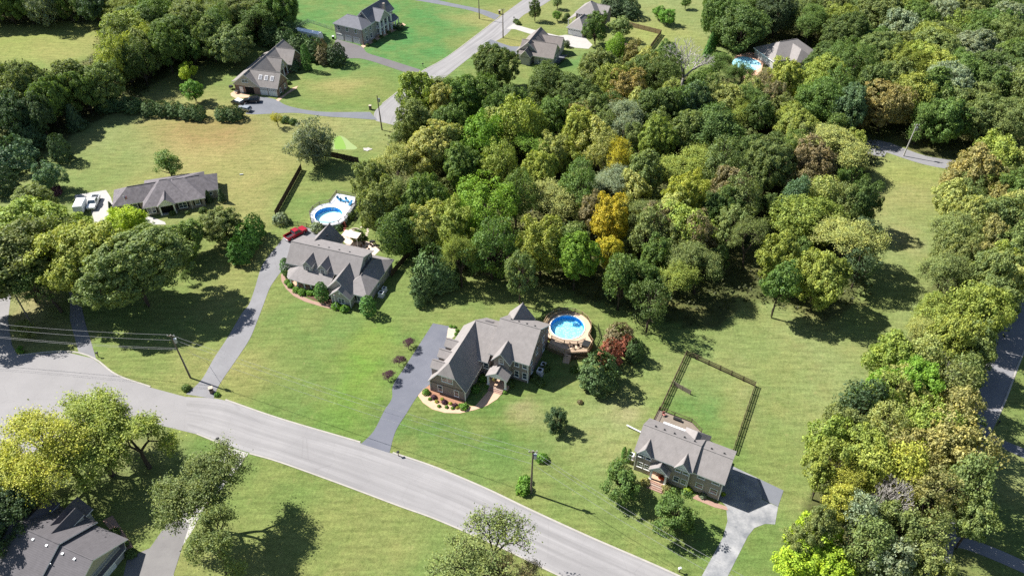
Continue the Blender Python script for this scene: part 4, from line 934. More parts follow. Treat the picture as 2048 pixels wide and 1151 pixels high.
fence('small picket fence at the foot of the tan pool deck', [H1.pt(4.2,9.2),H1.pt(8.6,10.6)], 1.0, 'privacy', mat=M['wood_dark'])
fence('dark metal fence along the patio behind the dormered house', [at(742,478,1.2),at(762,496,1.2)], 1.2, 'metal')

# ------------------------------------------------------------------ utility poles and wires
def pole(label, base, h, lean=(0,0), arm=True, tr=True, deg=0, light=False, mat=None):
    t = thing('utility_pole', label, 'utility pole', (base[0],base[1],0), deg)
    top = (lean[0],lean[1],h); mt = mat or M['pole_wood']
    MB().tube((0,0,-0.3),top,0.19,0.13,10).build('shaft', mt, t)
    if arm:
        MB().box(top[0]-0.75,top[0]+0.75,top[1]-0.07,top[1]+0.07,h-0.45,h-0.30).build('cross_arm', M['pole_wood'], t)
        for x in (-0.65,0.0,0.65): MB().tube((top[0]+x,top[1],h-0.3),(top[0]+x,top[1],h+0.02),0.06,0.05,6).build('insulator', M['white_metal'], t)
    if tr:
        o = MB().tube((top[0]*0.85+0.42,top[1]*0.85,h-2.0),(top[0]*0.85+0.42,top[1]*0.85,h-1.0),0.30,0.30,10).build('transformer', M['grey_metal'], t)
        MB().tube((top[0]*0.85+0.42,top[1]*0.85,h-1.0),(top[0]*0.85+0.42,top[1]*0.85,h-0.75),0.08,0.06,6).build('bushing', M['white_metal'], o)
    mb = MB(); mb.tube((0.2,0,0.1),(0.15+top[0]*0.5,top[1]*0.5,h*0.5),0.05,0.05,5); mb.build('conduit', M['grey_metal'], t)
    return t
pA,pB,pC,pD = at(381,755),at(1061.5,985),at(764,260),at(1806.5,312)
pole('dark utility pole with transformer beside the slab driveway', pA, 11.4, (-0.9,0.6))
pole('utility pole with transformer standing in the clipped bush', pB, 11.6, (0.2,0.2))
pole('thin dark utility pole at the end of the upper street', pC, 10.9, (-0.3,0.4), arm=False)
pole('pale utility pole leaning over the curving lane', pD, 10.0, (0.5,0), mat=M['concrete'])
pole('utility pole beside the pale concrete driveway', at(1006,76), 10.5, tr=False)
pole('utility pole on the far side of the upper street', at(958.5,38), 10.5, tr=False, arm=False)
pole('grey utility pole under the big yellowing tree', at(66,653), 9.0, tr=False, arm=False, mat=M['wood_grey'])
def wire(label, a, b, sag=0.7, r=0.019):
    pts = []
    for i in range(17):
        t = i/16; p = Vector(a).lerp(Vector(b), t); p.z -= sag*4*t*(1-t); pts.append(tuple(p))
    o = MB().path(pts, r, 4).build('power_line', M['wire']); tag(o, label, 'power line', 'overhead power lines'); return o
tA = (pA[0]-0.9,pA[1]+0.6,11.4); tB = (pB[0]+0.2,pB[1]+0.2,11.6)
wl = at(-160,630,11.0); wr = at(1560,1190,11.0)
for k,(dz,ar) in enumerate(((0,0.0),(-1.4,0.4),(-3.6,0.0),(-4.0,0.0))):
    wire('overhead wire running from the driveway pole over the junction', (tA[0]-ar,tA[1],tA[2]+dz), (wl[0],wl[1],11.0+dz), 0.9)
    if k != 3:
        wire('overhead wire between the driveway pole and the bush pole', (tA[0]+ar,tA[1],tA[2]+dz), (tB[0]-ar,tB[1],tB[2]+dz), 1.0)
        wire('overhead wire running from the bush pole over the porch trees', (tB[0]+ar,tB[1],tB[2]+dz), (wr[0],wr[1],11.0+dz), 1.0)
wire('guy wire anchoring the driveway pole', (tA[0],tA[1],10.0), (*at(415,725),0.0), 0.0, 0.025)

# ------------------------------------------------------------------ vehicles (x = forward)
def prof(mb, P, y0, y1, m=0, y0t=None):
    n = len(P); k = len(mb.v); zmax = max(p[1] for p in P); zmin = min(p[1] for p in P)
    ins = 0.0 if y0t is None else y0t
    for s_,y in ((0,y0),(1,y1)):
        for x,z in P:
            f = (z-zmin)/(zmax-zmin+1e-9)*ins; mb.v.append((x,y+(f if s_==0 else -f),z))
    mb.f.append(tuple(k+i for i in range(n))); mb.m.append(m); mb.f.append(tuple(k+n+i for i in range(n-1,-1,-1))); mb.m.append(m)
    for i in range(n): j=(i+1)%n; mb.f.append((k+j,k+i,k+n+i,k+n+j)); mb.m.append(m)
    return mb
def wheels(t, xs, w, r=0.38):
    for x in xs:
        for sy in (-1,1):
            y = sy*(w/2-0.12); o = MB().tube((x,y-0.12,r),(x,y+0.12,r),r,r,14).build('wheel', M['tyre'], t)
            MB().tube((x,y+sy*0.10,r),(x,y+sy*0.135,r),r*0.6,r*0.6,10).build('rim', M['rim'], o)
def lights(t, xf, xr, w, zf, zr):
    for sy in (-1,1):
        MB().box(xf-0.04,xf+0.025,sy*(w/2-0.3)-0.2,sy*(w/2-0.3)+0.2,zf-0.09,zf+0.09).build('headlight', M['lamp_clear'], t)
        MB().box(xr-0.025,xr+0.04,sy*(w/2-0.17)-0.12,sy*(w/2-0.17)+0.12,zr-0.14,zr+0.14).build('taillight', M['lamp_red'], t)
def pickup(label, loc, deg, paint, cat='truck'):
    t = thing('pickup_truck', label, cat, (loc[0],loc[1],0.035), deg); w = 2.0
    b = prof(MB(), [(-2.9,0.5),(2.8,0.45),(2.92,0.7),(2.88,1.02),(2.7,1.12),(1.25,1.2),(-0.75,1.2),(-0.75,0.72),(-2.9,0.72)], -w/2, w/2)
    for y0,y1 in ((-w/2,-w/2+0.1),(w/2-0.1,w/2)): b.box(-2.9,-0.75,y0,y1,0.72,1.25)
    b.box(-2.9,-2.82,-w/2+0.1,w/2-0.1,0.72,1.25)
    b.build('body', paint, t)
    MB().box(-2.8,-0.78,-w/2+0.11,w/2-0.11,0.725,0.75).build('bed_floor', M['shutter'], t)
    c = prof(MB(), [(-0.75,1.2),(1.35,1.2),(0.62,1.82),(-0.55,1.85)], -w/2+0.04, w/2-0.04, 0, 0.16); c.build('cab', M['glass'], t)
    MB().add([(-0.6,-0.80,1.84),(0.66,-0.80,1.82),(0.66,0.80,1.82),(-0.6,0.80,1.84),(-0.55,-0.74,1.90),(0.58,-0.74,1.88),(0.58,0.74,1.88),(-0.55,0.74,1.90)],[(3,2,1,0),(4,5,6,7),(0,1,5,4),(1,2,6,5),(2,3,7,6),(3,0,4,7)]).build('cab_roof', paint, t)
    mb = MB()
    for sy in (-1,1):
        mb.tube((0.64,sy*0.82,1.82),(1.33,sy*0.97,1.2),0.05,0.05,4); mb.tube((-0.57,sy*0.82,1.84),(-0.76,sy*0.97,1.2),0.08,0.08,4); mb.tube((0.1,sy*0.83,1.82),(0.15,sy*0.98,1.2),0.05,0.05,4)
    mb.build('pillars', paint, t)
    wheels(t,(1.85,-1.75),w,0.40); lights(t,2.9,-2.9,w,0.88,0.98)
    MB().box(2.86,2.97,-0.95,0.95,0.45,0.62).build('bumper', M['grey_metal'], t); MB().box(-3.0,-2.9,-0.95,0.95,0.45,0.6).build('bumper', M['grey_metal'], t)
    return t
def wagon(label, loc, deg, paint, L=4.8, hgt=1.75, roofm=None, cat='car', boxy=False, name='parked_car'):
    t = thing(name, label, cat, (loc[0],loc[1],0.035), deg); w = 1.9; a = L/2
    prof(MB(), [(-a,0.45),(a-0.1,0.42),(a,0.65),(a-0.05,0.9),(a-0.25,1.0),(a-1.35,1.08),(-a+0.05,1.08)], -w/2, w/2).build('body', paint, t)
    fx = a-1.4 if not boxy else a-1.55
    top = [(-a+0.08,1.08),(fx,1.08),(fx-(0.75 if not boxy else 0.25),hgt-0.06),(-a+(0.45 if not boxy else 0.12),hgt-0.06)]
    prof(MB(), top, -w/2+0.03, w/2-0.03, 0, 0.14).build('cabin', M['glass'], t)
    x0,x1 = top[3][0],top[2][0]
    MB().add([(x0-0.05,-0.80,hgt-0.07),(x1+0.05,-0.80,hgt-0.07),(x1+0.05,0.80,hgt-0.07),(x0-0.05,0.80,hgt-0.07),(x0,-0.72,hgt),(x1-0.05,-0.72,hgt),(x1-0.05,0.72,hgt),(x0,0.72,hgt)],[(3,2,1,0),(4,5,6,7),(0,1,5,4),(1,2,6,5),(2,3,7,6),(3,0,4,7)]).build('cabin_roof', roofm or paint, t)
    mb = MB()
    for sy in (-1,1):
        for (xa,xb) in ((x0,-a+0.08),(x1,fx),((x0+x1)/2,(x0+x1)/2)): mb.tube((xa,sy*0.80,hgt-0.05),(xb,sy*0.93,1.08),0.05,0.05,4)
    mb.build('pillars', paint, t)
    wheels(t,(a-0.95,-a+0.95),w,0.37); lights(t,a-0.02,-a,w,0.78,0.9)
    return t
def trailer(label, loc, deg, L, w, h, cat, name, stripe=False):
    t = thing(name, label, cat, (loc[0],loc[1],0.035), deg); z0 = 0.5
    prof(MB(), [(-L/2,z0),(L/2,z0),(L/2+0.25,z0+0.7),(L/2-0.1,h),(-L/2+0.1,h),(-L/2,h-0.15)], -w/2, w/2).build('body', M['white_metal'], t)
    MB().box(-L/2+0.15,L/2-0.2,-w/2+0.08,w/2-0.08,h,h+0.05).build('roof_panel', M['car_white'], t)
    wheels(t,(-0.1,-0.95),w+0.1,0.36)
    mb = MB(); mb.tube((L/2,-0.5,0.5),(L/2+1.1,0,0.5),0.05,0.05,4); mb.tube((L/2,0.5,0.5),(L/2+1.1,0,0.5),0.05,0.05,4); mb.build('tow_bar', M['black_metal'], t)
    if stripe:
        MB().box(-L/2+0.3,L/2-0.3,-w/2-0.012,-w/2+0.01,1.1,1.5).build('stripe', M['blue_fabric'], t)
        for x in (-2.4,-0.4,1.8): MB().box(x-0.5,x+0.5,-w/2-0.02,-w/2+0.01,1.65,2.25).build('window', M['glass'], t)
    return t
p = at(591,466,0.8); pickup('red pickup truck with an open bed on the grey apron', p, 48, M['car_red'])
p = at(187,404,0.8); pickup('white pickup truck parked beside the white trailer', p, 278, M['car_white'])
p = at(161,412,1.2); trailer('white enclosed cargo trailer beside the white pickup', p, 278, 4.2, 2.2, 2.4, 'trailer', 'cargo_trailer')
p = at(503,199,0.9); wagon('black sport utility car parked by the garage doors', p, 186, M['car_black'], 4.9, 1.75, name='parked_car')
p = at(475,203,1.0); wagon('dark boxy off-road car with a white hardtop', p, 150, M['car_black'], 4.2, 1.85, M['car_white'], 'car', True)
p = at(488,217,0.7); wagon('silver car parked beside the round hedge bushes', p, 160, M['car_silver'], 4.6, 1.55)
p = at(617,71,1.5); trailer('long white camper trailer behind the cedar trees', p, -24, 10.5, 2.5, 3.1, 'camper', 'camper_trailer', True)

# ------------------------------------------------------------------ air conditioners, mailboxes, flags, odds and ends
def ac(label, p, deg, group=None, s=1.0):
    t = thing('air_conditioner', label, 'air conditioner', (p[0],p[1],0), deg, group)
    MB().box(-0.6*s,0.6*s,-0.6*s,0.6*s,0,0.08).build('pad', M['concrete'], t)
    MB().box(-0.45*s,0.45*s,-0.45*s,0.45*s,0.08,0.95*s).build('casing', M['white_metal'], t)
    MB().tube((0,0,0.94*s),(0,0,0.97*s),0.32*s,0.32*s,14).build('fan_grille', M['black_metal'], t)
ac('white air conditioner against the shaded wall of the brown brick house', H1.pt(1.0,3.6), -22, 'air conditioners at the brown brick house', 1.25); ac('white air conditioner against the shaded wall of the brown brick house', H1.pt(1.0,5.6), -22, 'air conditioners at the brown brick house', 1.05)
ac('white air conditioner by the wall of the dormered house', H2.pt(1.1,4.2), -18, 'air conditioners at the dormered house', 1.2); ac('white air conditioner by the wall of the dormered house', H2.pt(1.0,6.0), -18, 'air conditioners at the dormered house', 1.0)
ac('white air conditioner beside the three gabled house', H3.pt(-0.9,2.6), -27)
def mailbox(label, p, deg, mat='black_metal', brickm=False):
    t = thing('mailbox', label, 'mailbox', (p[0],p[1],0), deg)
    if brickm: MB().box(-0.35,0.35,-0.35,0.35,0,1.3).build('pillar', M['brick_red'], t); MB().box(-0.42,0.42,-0.42,0.42,1.3,1.42).build('cap', M['stone'], t)
    else:
        MB().box(-0.06,0.06,-0.06,0.06,0,1.05).build('post', M['wood_dark'], t)
    prof(MB(), [(-0.28,1.05 if not brickm else 0.85),(0.28,1.05 if not brickm else 0.85),(0.28,1.25 if not brickm else 1.05),(0.16,1.34 if not brickm else 1.14),(-0.16,1.34 if not brickm else 1.14),(-0.28,1.25 if not brickm else 1.05)], -0.45 if brickm else -0.14, 0.14).build('box', M[mat], t)
mailbox('red brick pillar mailbox at the mouth of the slab driveway', at(424,784), 20, brickm=True)
mailbox('black mailbox at the concrete drive across the street', at(438,884), 20)
mailbox('small black mailbox at the mouth of the dark sealed driveway', at(797,911), 20)
mailbox('white post mailbox at the end of the worn driveway', at(1358,1143), 20, 'white_metal')
mailbox('black mailbox beside the shaded lane', at(1994,850), 60)
mailbox('dark mailbox where the skylight house drive meets the street', at(741,219), 0, brickm=True)
mailbox('dark mailbox where the narrow top drive meets the street', at(999,28), 0, brickm=True)
mailbox('mailbox at the corner of the brown-grey driveway', at(846,134), 0)
mailbox('mailbox at the corner of the pale concrete driveway', at(1028,41), 0)
mailbox('black mailbox by the shaded concrete drive mouth', at(197,713), 10)
def flagpole(label, p, h, deg, kind):
    t = thing('flagpole', label, 'flagpole', (p[0],p[1],0), deg)
    MB().tube((0,0,0),(0,0,h),0.05,0.035,6).build('shaft', M['white_metal'], t); MB().tube((0,0,h),(0,0,h+0.12),0.09,0.05,8).build('finial', M['white_metal'], t)
    o = link('flag', None, t, (0,0,0))
    for k in range(7):
        MB().box(0.06,0.22+0.75*(0.6 if k<4 else 0.6),-0.02,0.02,h-0.35-k*0.12-0.11,h-0.35-k*0.12).build('stripe', M['flag_red'] if k%2==0 else M['flag_white'], o)
    MB().box(0.06,0.34,-0.03,0.03,h-0.78,h-0.34).build('canton', M['flag_blue'], o)
flagpole('flagpole with a striped flag in front of the ranch house', H4.pt(3.8,-1.6), 6.2, 40, 0)
flagpole('flagpole with a striped flag at the dormered house porch', H2.pt(-6.2,-3.0), 4.2, 100, 0)
tg = thing('putting_green', 'bright artificial turf putting green with two tones', 'putting green', (0,0,0))
gs = [tuple(p) for p in smooth(site([(655,297),(663,285),(669,274),(681,272),(692,277),(702,286),(714,295),(710,299),(690,299.5),(668,299.5),(655,297)]),4)][:-1]
MB().prism(gs,0.0,0.03).build('turf_fringe', M['turf_b'], tg)
MB().prism([tuple(p) for p in smooth(site([(668,277),(674,273.5),(681,273),(687,282),(692,296),(688,298.5),(672,298.5),(669,290),(668,277)]),4)][:-1],0.0,0.05).build('turf_strip', M['turf_a'], tg)
q = at(734,299); o = MB().prism([(1.5*math.cos(a)*(0.8+0.25*math.sin(3*a+1)),1.1*math.sin(a)*(0.8+0.2*math.cos(5*a))) for a in np.linspace(0,2*math.pi,19)[:-1]],0,0.12).build('white_tarp', M['concrete'], None, (q[0],q[1],0.0)); tag(o, 'crumpled pale sheet on the grass near the putting green', 'tarp')
# metal play frame at the edge of the wood
t = thing('metal_frame', 'thin metal goal frame standing against the wood', 'frame', (*at(268,150),0), 20)
for y in (-2,2):
    mb = MB(); mb.path([(-4,y,0),(-4,y,2.6),(4,y,2.6),(4,y,0)],0.06,5); mb.build('hoop', M['grey_metal'], t)
for x in (-4,0,4): MB().tube((x,-2,2.6),(x,2,2.6),0.05,0.05,5).build('cross_bar', M['grey_metal'], t)
q = at(1272,858,0.4); o = MB().tube((-1.9,0,0.5),(1.3,0,0.2),0.14,0.14,8).build('drain_pipe', M['white_metal'], None, (q[0],q[1],0), R(-30)); tag(o, 'white pipe lying on the lawn beside the three gabled house', 'pipe')
q = at(482,350); o = MB().tube((-0.3,0,0.1),(0.6,0.2,0.1),0.18,0.12,8).build('white_pipe', M['white_metal'], None, (q[0],q[1],0.05)); tag(o, 'small white object lying in the straw coloured field', 'pipe')
t = thing('trash_bin', 'dark bin beside the garage doors of the columned house', 'bin', (*H6.pt(-13.0,-0.6),0))
MB().box(-0.35,0.35,-0.35,0.35,0.05,1.0).build('bin_body', M['black_metal'], t); MB().box(-0.38,0.38,-0.38,0.38,1.0,1.08).build('lid', M['white_metal'], t)
for k,(x,y,lab) in enumerate(((463,178,'black covered grill on the patio of the skylight house'),(474,186,'dark patio table outside the open garage'))):
    t = thing('patio_grill' if k==0 else 'patio_table', lab, 'grill' if k==0 else 'table', (*at(x,y),0.03))
    MB().tube((0,0,0.7),(0,0,1.15 if k==0 else 0.76),0.75,0.6,10).build('top', M['black_metal'], t)
    for a in range(3): MB().box(-0.05+0.5*math.cos(a*2.1),0.05+0.5*math.cos(a*2.1),-0.05+0.5*math.sin(a*2.1),0.05+0.5*math.sin(a*2.1),0,0.7).build('leg', M['black_metal'], t)
q = H3.pt(5.6,0.05); o = MB().box(-0.5,0.5,-0.2,0.2,0,0.35).build('porch_cushion', plain('orange_cloth',(0.6,0.08,0.02),0.8), None, (q[0],q[1],0.82), R(-27)); tag(o, 'orange red cushion on the porch of the three gabled house', 'cushion')
q = H1.pt(-6.5,-2.2); t = thing('flower_pot', 'flower pot on the porch of the brown brick house', 'flower pot', (q[0],q[1],0.56)); MB().tube((0,0,0),(0,0,0.5),0.25,0.38,10).build('pot', M['concrete_tan'], t); PORCH_POT = t
q = site([(684,1000)])[0]
# dark table and toys on the back deck
q = H3.pt(1.5,12.9); chair('deck_chair', q[0],q[1],1.9,20,M['pink_fabric'],'faded red chair on the weathered back deck',None)
q = H3.pt(4.1,13.0); t = thing('deck_bench', 'dark bench against the railing of the weathered back deck', 'bench', (q[0],q[1],1.9), -27); MB().box(-0.8,0.8,-0.25,0.25,0.38,0.46).build('seat', M['black_metal'], t)
for sx in (-0.7,0.7): MB().box(sx-0.05,sx+0.05,-0.2,0.2,0,0.38).build('leg', M['black_metal'], t)

# ------------------------------------------------------------------ trees, shrubs and woods
def leaf_material(name, trans=0.28, contrast=1.0):
    n = N(name, 0.6, 0.25); t = n.t
    oi = n.new("ShaderNodeObjectInfo"); ge = n.new("ShaderNodeNewGeometry")
    cl = n.noise(n.coord(), 0.9, 3, 0.6)
    r = ge.outputs["Random Per Island"]
    base = n.mix(1.0, oi.outputs["Color"], n.ramp(r, [(0.0,0.55),(0.5,0.95),(1.0,1.45)]), 'MULTIPLY')
    # some sprays turn towards yellow, as whole clumps
    hs = n.mix(1.0, oi.outputs["Color"], (1.55,1.35,0.85), 'MULTIPLY')
    base = n.mix(n.math('MULTIPLY', n.ramp(cl, [(0.48,0),(0.68,1)]), 0.65*contrast), base, hs)
    lo = n.mix(1.0, oi.outputs["Color"], (0.55,0.72,0.75), 'MULTIPLY')
    base = n.mix(n.math('MULTIPLY', n.ramp(cl, [(0.30,1),(0.46,0)]), 0.6*contrast), base, lo)
    n.col(base)
    tr = n.new("ShaderNodeBsdfTranslucent"); n.l(n.mix(1.0, base, (1.25,1.3,0.6), 'MULTIPLY'), tr.inputs[0])
    mx = n.new("ShaderNodeMixShader"); mx.inputs[0].default_value = trans
    n.l(n.b.outputs[0], mx.inputs[1]); n.l(tr.outputs[0], mx.inputs[2]); n.l(mx.outputs[0], n.n["Material Output"].inputs[0])
    return n.m
M['leaf'] = leaf_material('leaves'); M['needle'] = leaf_material('needles', 0.12, 0.6)
M['bark'] = plain('bark', (0.075,0.058,0.045), 0.95, 0.1, 0.3, 6); M['bark_pale'] = plain('pale_bark', (0.40,0.37,0.34), 0.95, 0.1, 0.3, 4)
PAL0 = dict(dg=(0.062,0.085,0.020), g=(0.075,0.108,0.022), bg=(0.105,0.165,0.018), yg=(0.155,0.172,0.030), y=(0.265,0.215,0.018), ol=(0.110,0.125,0.034), ob=(0.170,0.138,0.042), gr=(0.135,0.150,0.075),
           tl=(0.072,0.105,0.042), py=(0.200,0.198,0.052), br=(0.135,0.105,0.045), ced=(0.060,0.088,0.026), arb=(0.055,0.110,0.018), sh=(0.085,0.150,0.020), pur=(0.055,0.022,0.028), by=(0.195,0.235,0.018), sg=(0.115,0.145,0.045), dk=(0.046,0.066,0.024), fl=(0.215,0.205,0.030), tan=(0.172,0.150,0.045), red=(0.22,0.075,0.040))
PAL = {k:(v[0]*1.74,v[1]*1.90,v[2]*2.3) for k,v in PAL0.items()}
WORD = dict(dg='dark green', g='mid green', bg='bright green', yg='yellow-green', y='golden yellow', ol='olive', ob='rust tinged', gr='grey-green', tl='blue-green', py='pale yellow', br='browning', ced='deep green', arb='emerald', sh='light green', pur='purple', by='lime yellow', sg='sage green', dk='blackish green', fl='yellow', tan='tan', red='russet')
def unit(v): return v/np.maximum(np.linalg.norm(v,axis=1,keepdims=True),1e-9)
def leaf_mesh(name, C, Nn, size, mat, rng, aspect=0.62):
    n = len(C); ref = unit(rng.normal(size=(n,3))); A = unit(np.cross(Nn,ref)); B = np.cross(Nn,A)
    s = size[:,None]; fold = Nn*s*0.22
    V = np.empty((n,4,3),np.float32); V[:,0] = C-A*s*0.5; V[:,1] = C-B*s*aspect*0.5+fold*0.5; V[:,2] = C+A*s*0.5; V[:,3] = C+B*s*aspect*0.5+fold*0.5
    me = bpy.data.meshes.new(name); me.vertices.add(4*n); me.vertices.foreach_set('co', V.ravel())
    me.loops.add(4*n); me.loops.foreach_set('vertex_index', np.arange(4*n,dtype=np.int32)); me.polygons.add(n); me.polygons.foreach_set('loop_start', np.arange(0,4*n,4,dtype=np.int32))
    me.update(); me.materials.append(mat); return me
def tube_mesh(name, segs, mat, n=5):
    mb = MB()
    for a,b,r0,r1 in segs: mb.tube(a,b,r0,r1,n,0,False)
    return mb.mesh(name, mat)
def crown_variant(seed, Rr, az, ncl, per, clr, leaf, droop=0.0, low=-0.75, mat='leaf', sparse=1.0):
    rng = np.random.default_rng(seed); k = np.arange(ncl*3); ph = k*2.39996+rng.normal(0,0.25,len(k)); zz = 1-2*(k+0.5)/len(k)+rng.normal(0,0.04,len(k)); zz = np.clip(zz,-1,1)
    D = np.c_[np.sqrt(1-zz**2)*np.cos(ph),np.sqrt(1-zz**2)*np.sin(ph),zz]; D = D[zz > low]; rng.shuffle(D); D = D[:ncl]
    lob = 1+0.16*np.sin(D[:,0]*3+seed)+0.13*np.sin(D[:,1]*4+2*seed)+0.10*np.sin(D[:,2]*5+seed*3)
    rad = np.clip(0.80*lob*(1-np.abs(rng.normal(0,0.16,len(D)))),0.25,1.0)
    Cc = D*rad[:,None]*np.array([Rr,Rr,az]); inner = D[:ncl//5]*0.42*np.array([Rr,Rr,az]); Cc = np.r_[Cc,inner]; D2 = np.r_[D,D[:ncl//5]]
    cr = clr*rng.uniform(0.65,1.35,len(Cc))
    d = unit(rng.normal(size=(len(Cc)*per,3))+np.repeat(D2,per,0)*0.75+np.array([0,0,0.35])); cc = np.repeat(Cc,per,0)
    P = cc+d*np.repeat(cr,per)[:,None]*rng.uniform(0.45,1.05,(len(d),1))*np.array([1.1,1.1,0.85])
    P[:,2] -= droop*rng.uniform(0,1,len(P))**2*np.hypot(P[:,0],P[:,1])/Rr
    Nn = unit(d*0.7+np.repeat(D2,per,0)*0.25+np.array([0,0,0.25])+rng.normal(0,0.55,(len(d),3)))
    keep = rng.uniform(size=len(P)) < sparse
    P,Nn = P[keep],Nn[keep]
    me = leaf_mesh('crown', P, Nn, leaf*rng.uniform(0.6,1.3,len(P)), M[mat], rng)
    segs = []
    for c in Cc[:: max(1,len(Cc)//34)]:
        base = np.array([0,0,-az*0.85+0.35*rng.uniform()*az]); mid = base*0.45+c*0.5+np.array([0,0,-0.1*az]); r = 0.028*Rr
        segs += [(base,mid,r,r*0.6),(mid,c*0.98,r*0.6,r*0.2)]
    return me, tube_mesh('limbs', segs, M['bark'], 4)
CR = {}
SPECS = dict(S=(3.4,3.1,66,85,0.80,0.32), Mx=(5.2,4.6,125,105,0.92,0.38), X=(8.0,6.8,225,120,1.08,0.42))
for cls,(Rr,az,ncl,per,clr,lf) in SPECS.items():
    for k in range(5):
        sp = (1.0,1.0,0.85,1.0,0.6)[k]; CR[cls,k] = (Rr,az)+crown_variant(100*k+len(CR),Rr,az,int(ncl*(1,1.2,0.8,1.4,0.9)[k]),per,clr*(1,0.85,1.25,0.75,1.0)[k],lf*(1,0.9,1,0.85,0.8)[k],sparse=sp)
def trunk_mesh(mat):
    mb = MB(); rs = [(0,1.35),(0.06,1.05),(0.4,0.85),(0.75,0.65),(1.0,0.35)]
    for (a,ra),(b,rb) in zip(rs[:-1],rs[1:]): mb.tube((0.04*math.sin(a*5),0.03*math.cos(a*4)-0.03,a),(0.04*math.sin(b*5),0.03*math.cos(b*4)-0.03,b),ra,rb,8,0,False)
    return mb.mesh('trunk', mat)
TRUNK = trunk_mesh(M['bark']); TRUNK_P = trunk_mesh(M['bark_pale'])
def put(name, label, cat, group, x, y, deg=None):
    return thing(name, label, cat, (x,y,0), random.uniform(0,360) if deg is None else deg, group)
def clumpy_tree(label, group, x, y, r, zc, col, name='broadleaf_tree', k=None, flat=1.0, cat='tree'):
    cls = 'S' if r < 4.1 else ('Mx' if r < 6.5 else 'X'); k = random.randrange(5) if k is None else k
    Rr,az,cm,lm = CR[cls,k]; s = 1.12*r/Rr
    t = put(name, label, cat, group, x, y)
    top = zc+0.2*az*s*flat
    tk = link('trunk', TRUNK, t); tr = 0.035*r+0.07; tk.scale = (tr,tr,max(1.0,top))
    ex = random.uniform(0.86,1.16); tl_ = (random.uniform(-0.14,0.14),random.uniform(-0.14,0.14),0)
    lb = link('limbs', lm, t, (0,0,zc)); lb.scale = (s*ex,s/ex,s*flat); lb.rotation_euler = tl_
    c = link('crown', cm, t, (0,0,zc)); c.scale = (s*ex,s/ex,s*flat); c.rotation_euler = tl_; j = random.uniform(0.88,1.14); b = PAL[col]; c.color = (b[0]*j*random.uniform(0.93,1.08),b[1]*j,b[2]*j,1)
    return t
# branching trees: open crowns where limbs show
def branchy(seed, Hh, Rr, levels=5, kids=(3,4), up=0.25, trunk=0.30, spread=(22,50), leaves=22, cl=0.75, leaf=0.30, r0=None, barkm='bark', lean=(0,0)):
    rng = np.random.default_rng(seed); segs = []; tips = []
    def rot(d, ang, az):
        a = np.cross(d,[0.3,0.9,0.1]); a /= np.linalg.norm(a); b = np.cross(d,a); v = d*math.cos(ang)+(a*math.cos(az)+b*math.sin(az))*math.sin(ang); return v/np.linalg.norm(v)
    def grow(p, d, L, r, lev):
        n = 3
        for i in range(n):
            d = d+rng.normal(0,0.10,3)+np.array([0,0,0.05*up]); d /= np.linalg.norm(d); q = p+d*L/n; segs.append((p,q,r*(1-0.3*i/n),r*(1-0.3*(i+1)/n))); p = q
            if lev < levels-1 and lev > 0 and i == 1 and rng.uniform() < 0.55: grow(p, rot(d,R(rng.uniform(35,60)),rng.uniform(0,6.28)), L*0.55, r*0.45, max(0,lev-1-(lev>2)))
        if lev == 0 or (lev == 1 and rng.uniform() < 0.6) or (lev == 2 and rng.uniform() < 0.25): tips.append(p)
        if lev == 0: return
        kk = rng.integers(kids[0],kids[1]+1); az0 = rng.uniform(0,6.28)
        for j in range(kk):
            dd = rot(d,R(rng.uniform(*spread)),az0+6.283*j/kk+rng.normal(0,0.3)); dd[2] += up*0.5; dd /= np.linalg.norm(dd); grow(p, dd, L*rng.uniform(0.62,0.85), r*0.62, lev-1)
    d0 = np.array([lean[0],lean[1],1.0]); d0 /= np.linalg.norm(d0)
    grow(np.zeros(3), d0, Hh*trunk, 1.0, levels)
    T = np.array(tips); ext = np.percentile(np.hypot(T[:,0]-T[:,0].mean(),T[:,1]-T[:,1].mean()),92); sx = Rr/ext; sz = (Hh-0.6)/T[:,2].max(); S = np.array([sx,sx,sz]); r0 = r0 or 0.032*Hh
    sg = [(a*S,b*S,max(0.022,ra*r0),max(0.018,rb*r0)) for a,b,ra,rb in segs]; T = T*S
    bm = tube_mesh('branches', sg, M[barkm], 5); lm = None
    if leaves:
        cc = np.repeat(T,leaves,0); dd = rng.normal(size=cc.shape); P = cc+dd*cl*np.array([0.62,0.62,0.40])*rng.uniform(0.4,1.1,(len(cc),1)); Nn = unit(rng.normal(0,0.6,P.shape)+np.array([0,0,0.7])+unit(P-np.array([T[:,0].mean(),T[:,1].mean(),Hh*0.45]))*0.4)
        lm = leaf_mesh('crown', P, Nn, leaf*rng.uniform(0.6,1.3,len(P)), M['leaf'], rng)
    return dict(H=Hh, R=Rr, b=bm, l=lm, cx=T[:,0].mean(), cy=T[:,1].mean(), zc=T[:,2].mean())
BT = [branchy(3,15,7,5,(3,4),leaves=34,cl=1.1,leaf=0.31), branchy(8,15,7.5,5,(3,4),leaves=30,cl=1.1,leaf=0.31,up=0.15), branchy(15,14,7,5,(3,4),leaves=14,cl=0.9,leaf=0.32), branchy(21,13,6,5,(3,3),leaves=24,cl=0.95,leaf=0.34)]
BARE = [branchy(31,13,5.5,5,(3,4),leaves=0,up=0.3,barkm='bark_pale'), branchy(37,12,5,5,(3,3),leaves=0,up=0.35,spread=(18,42),barkm='bark_pale')]
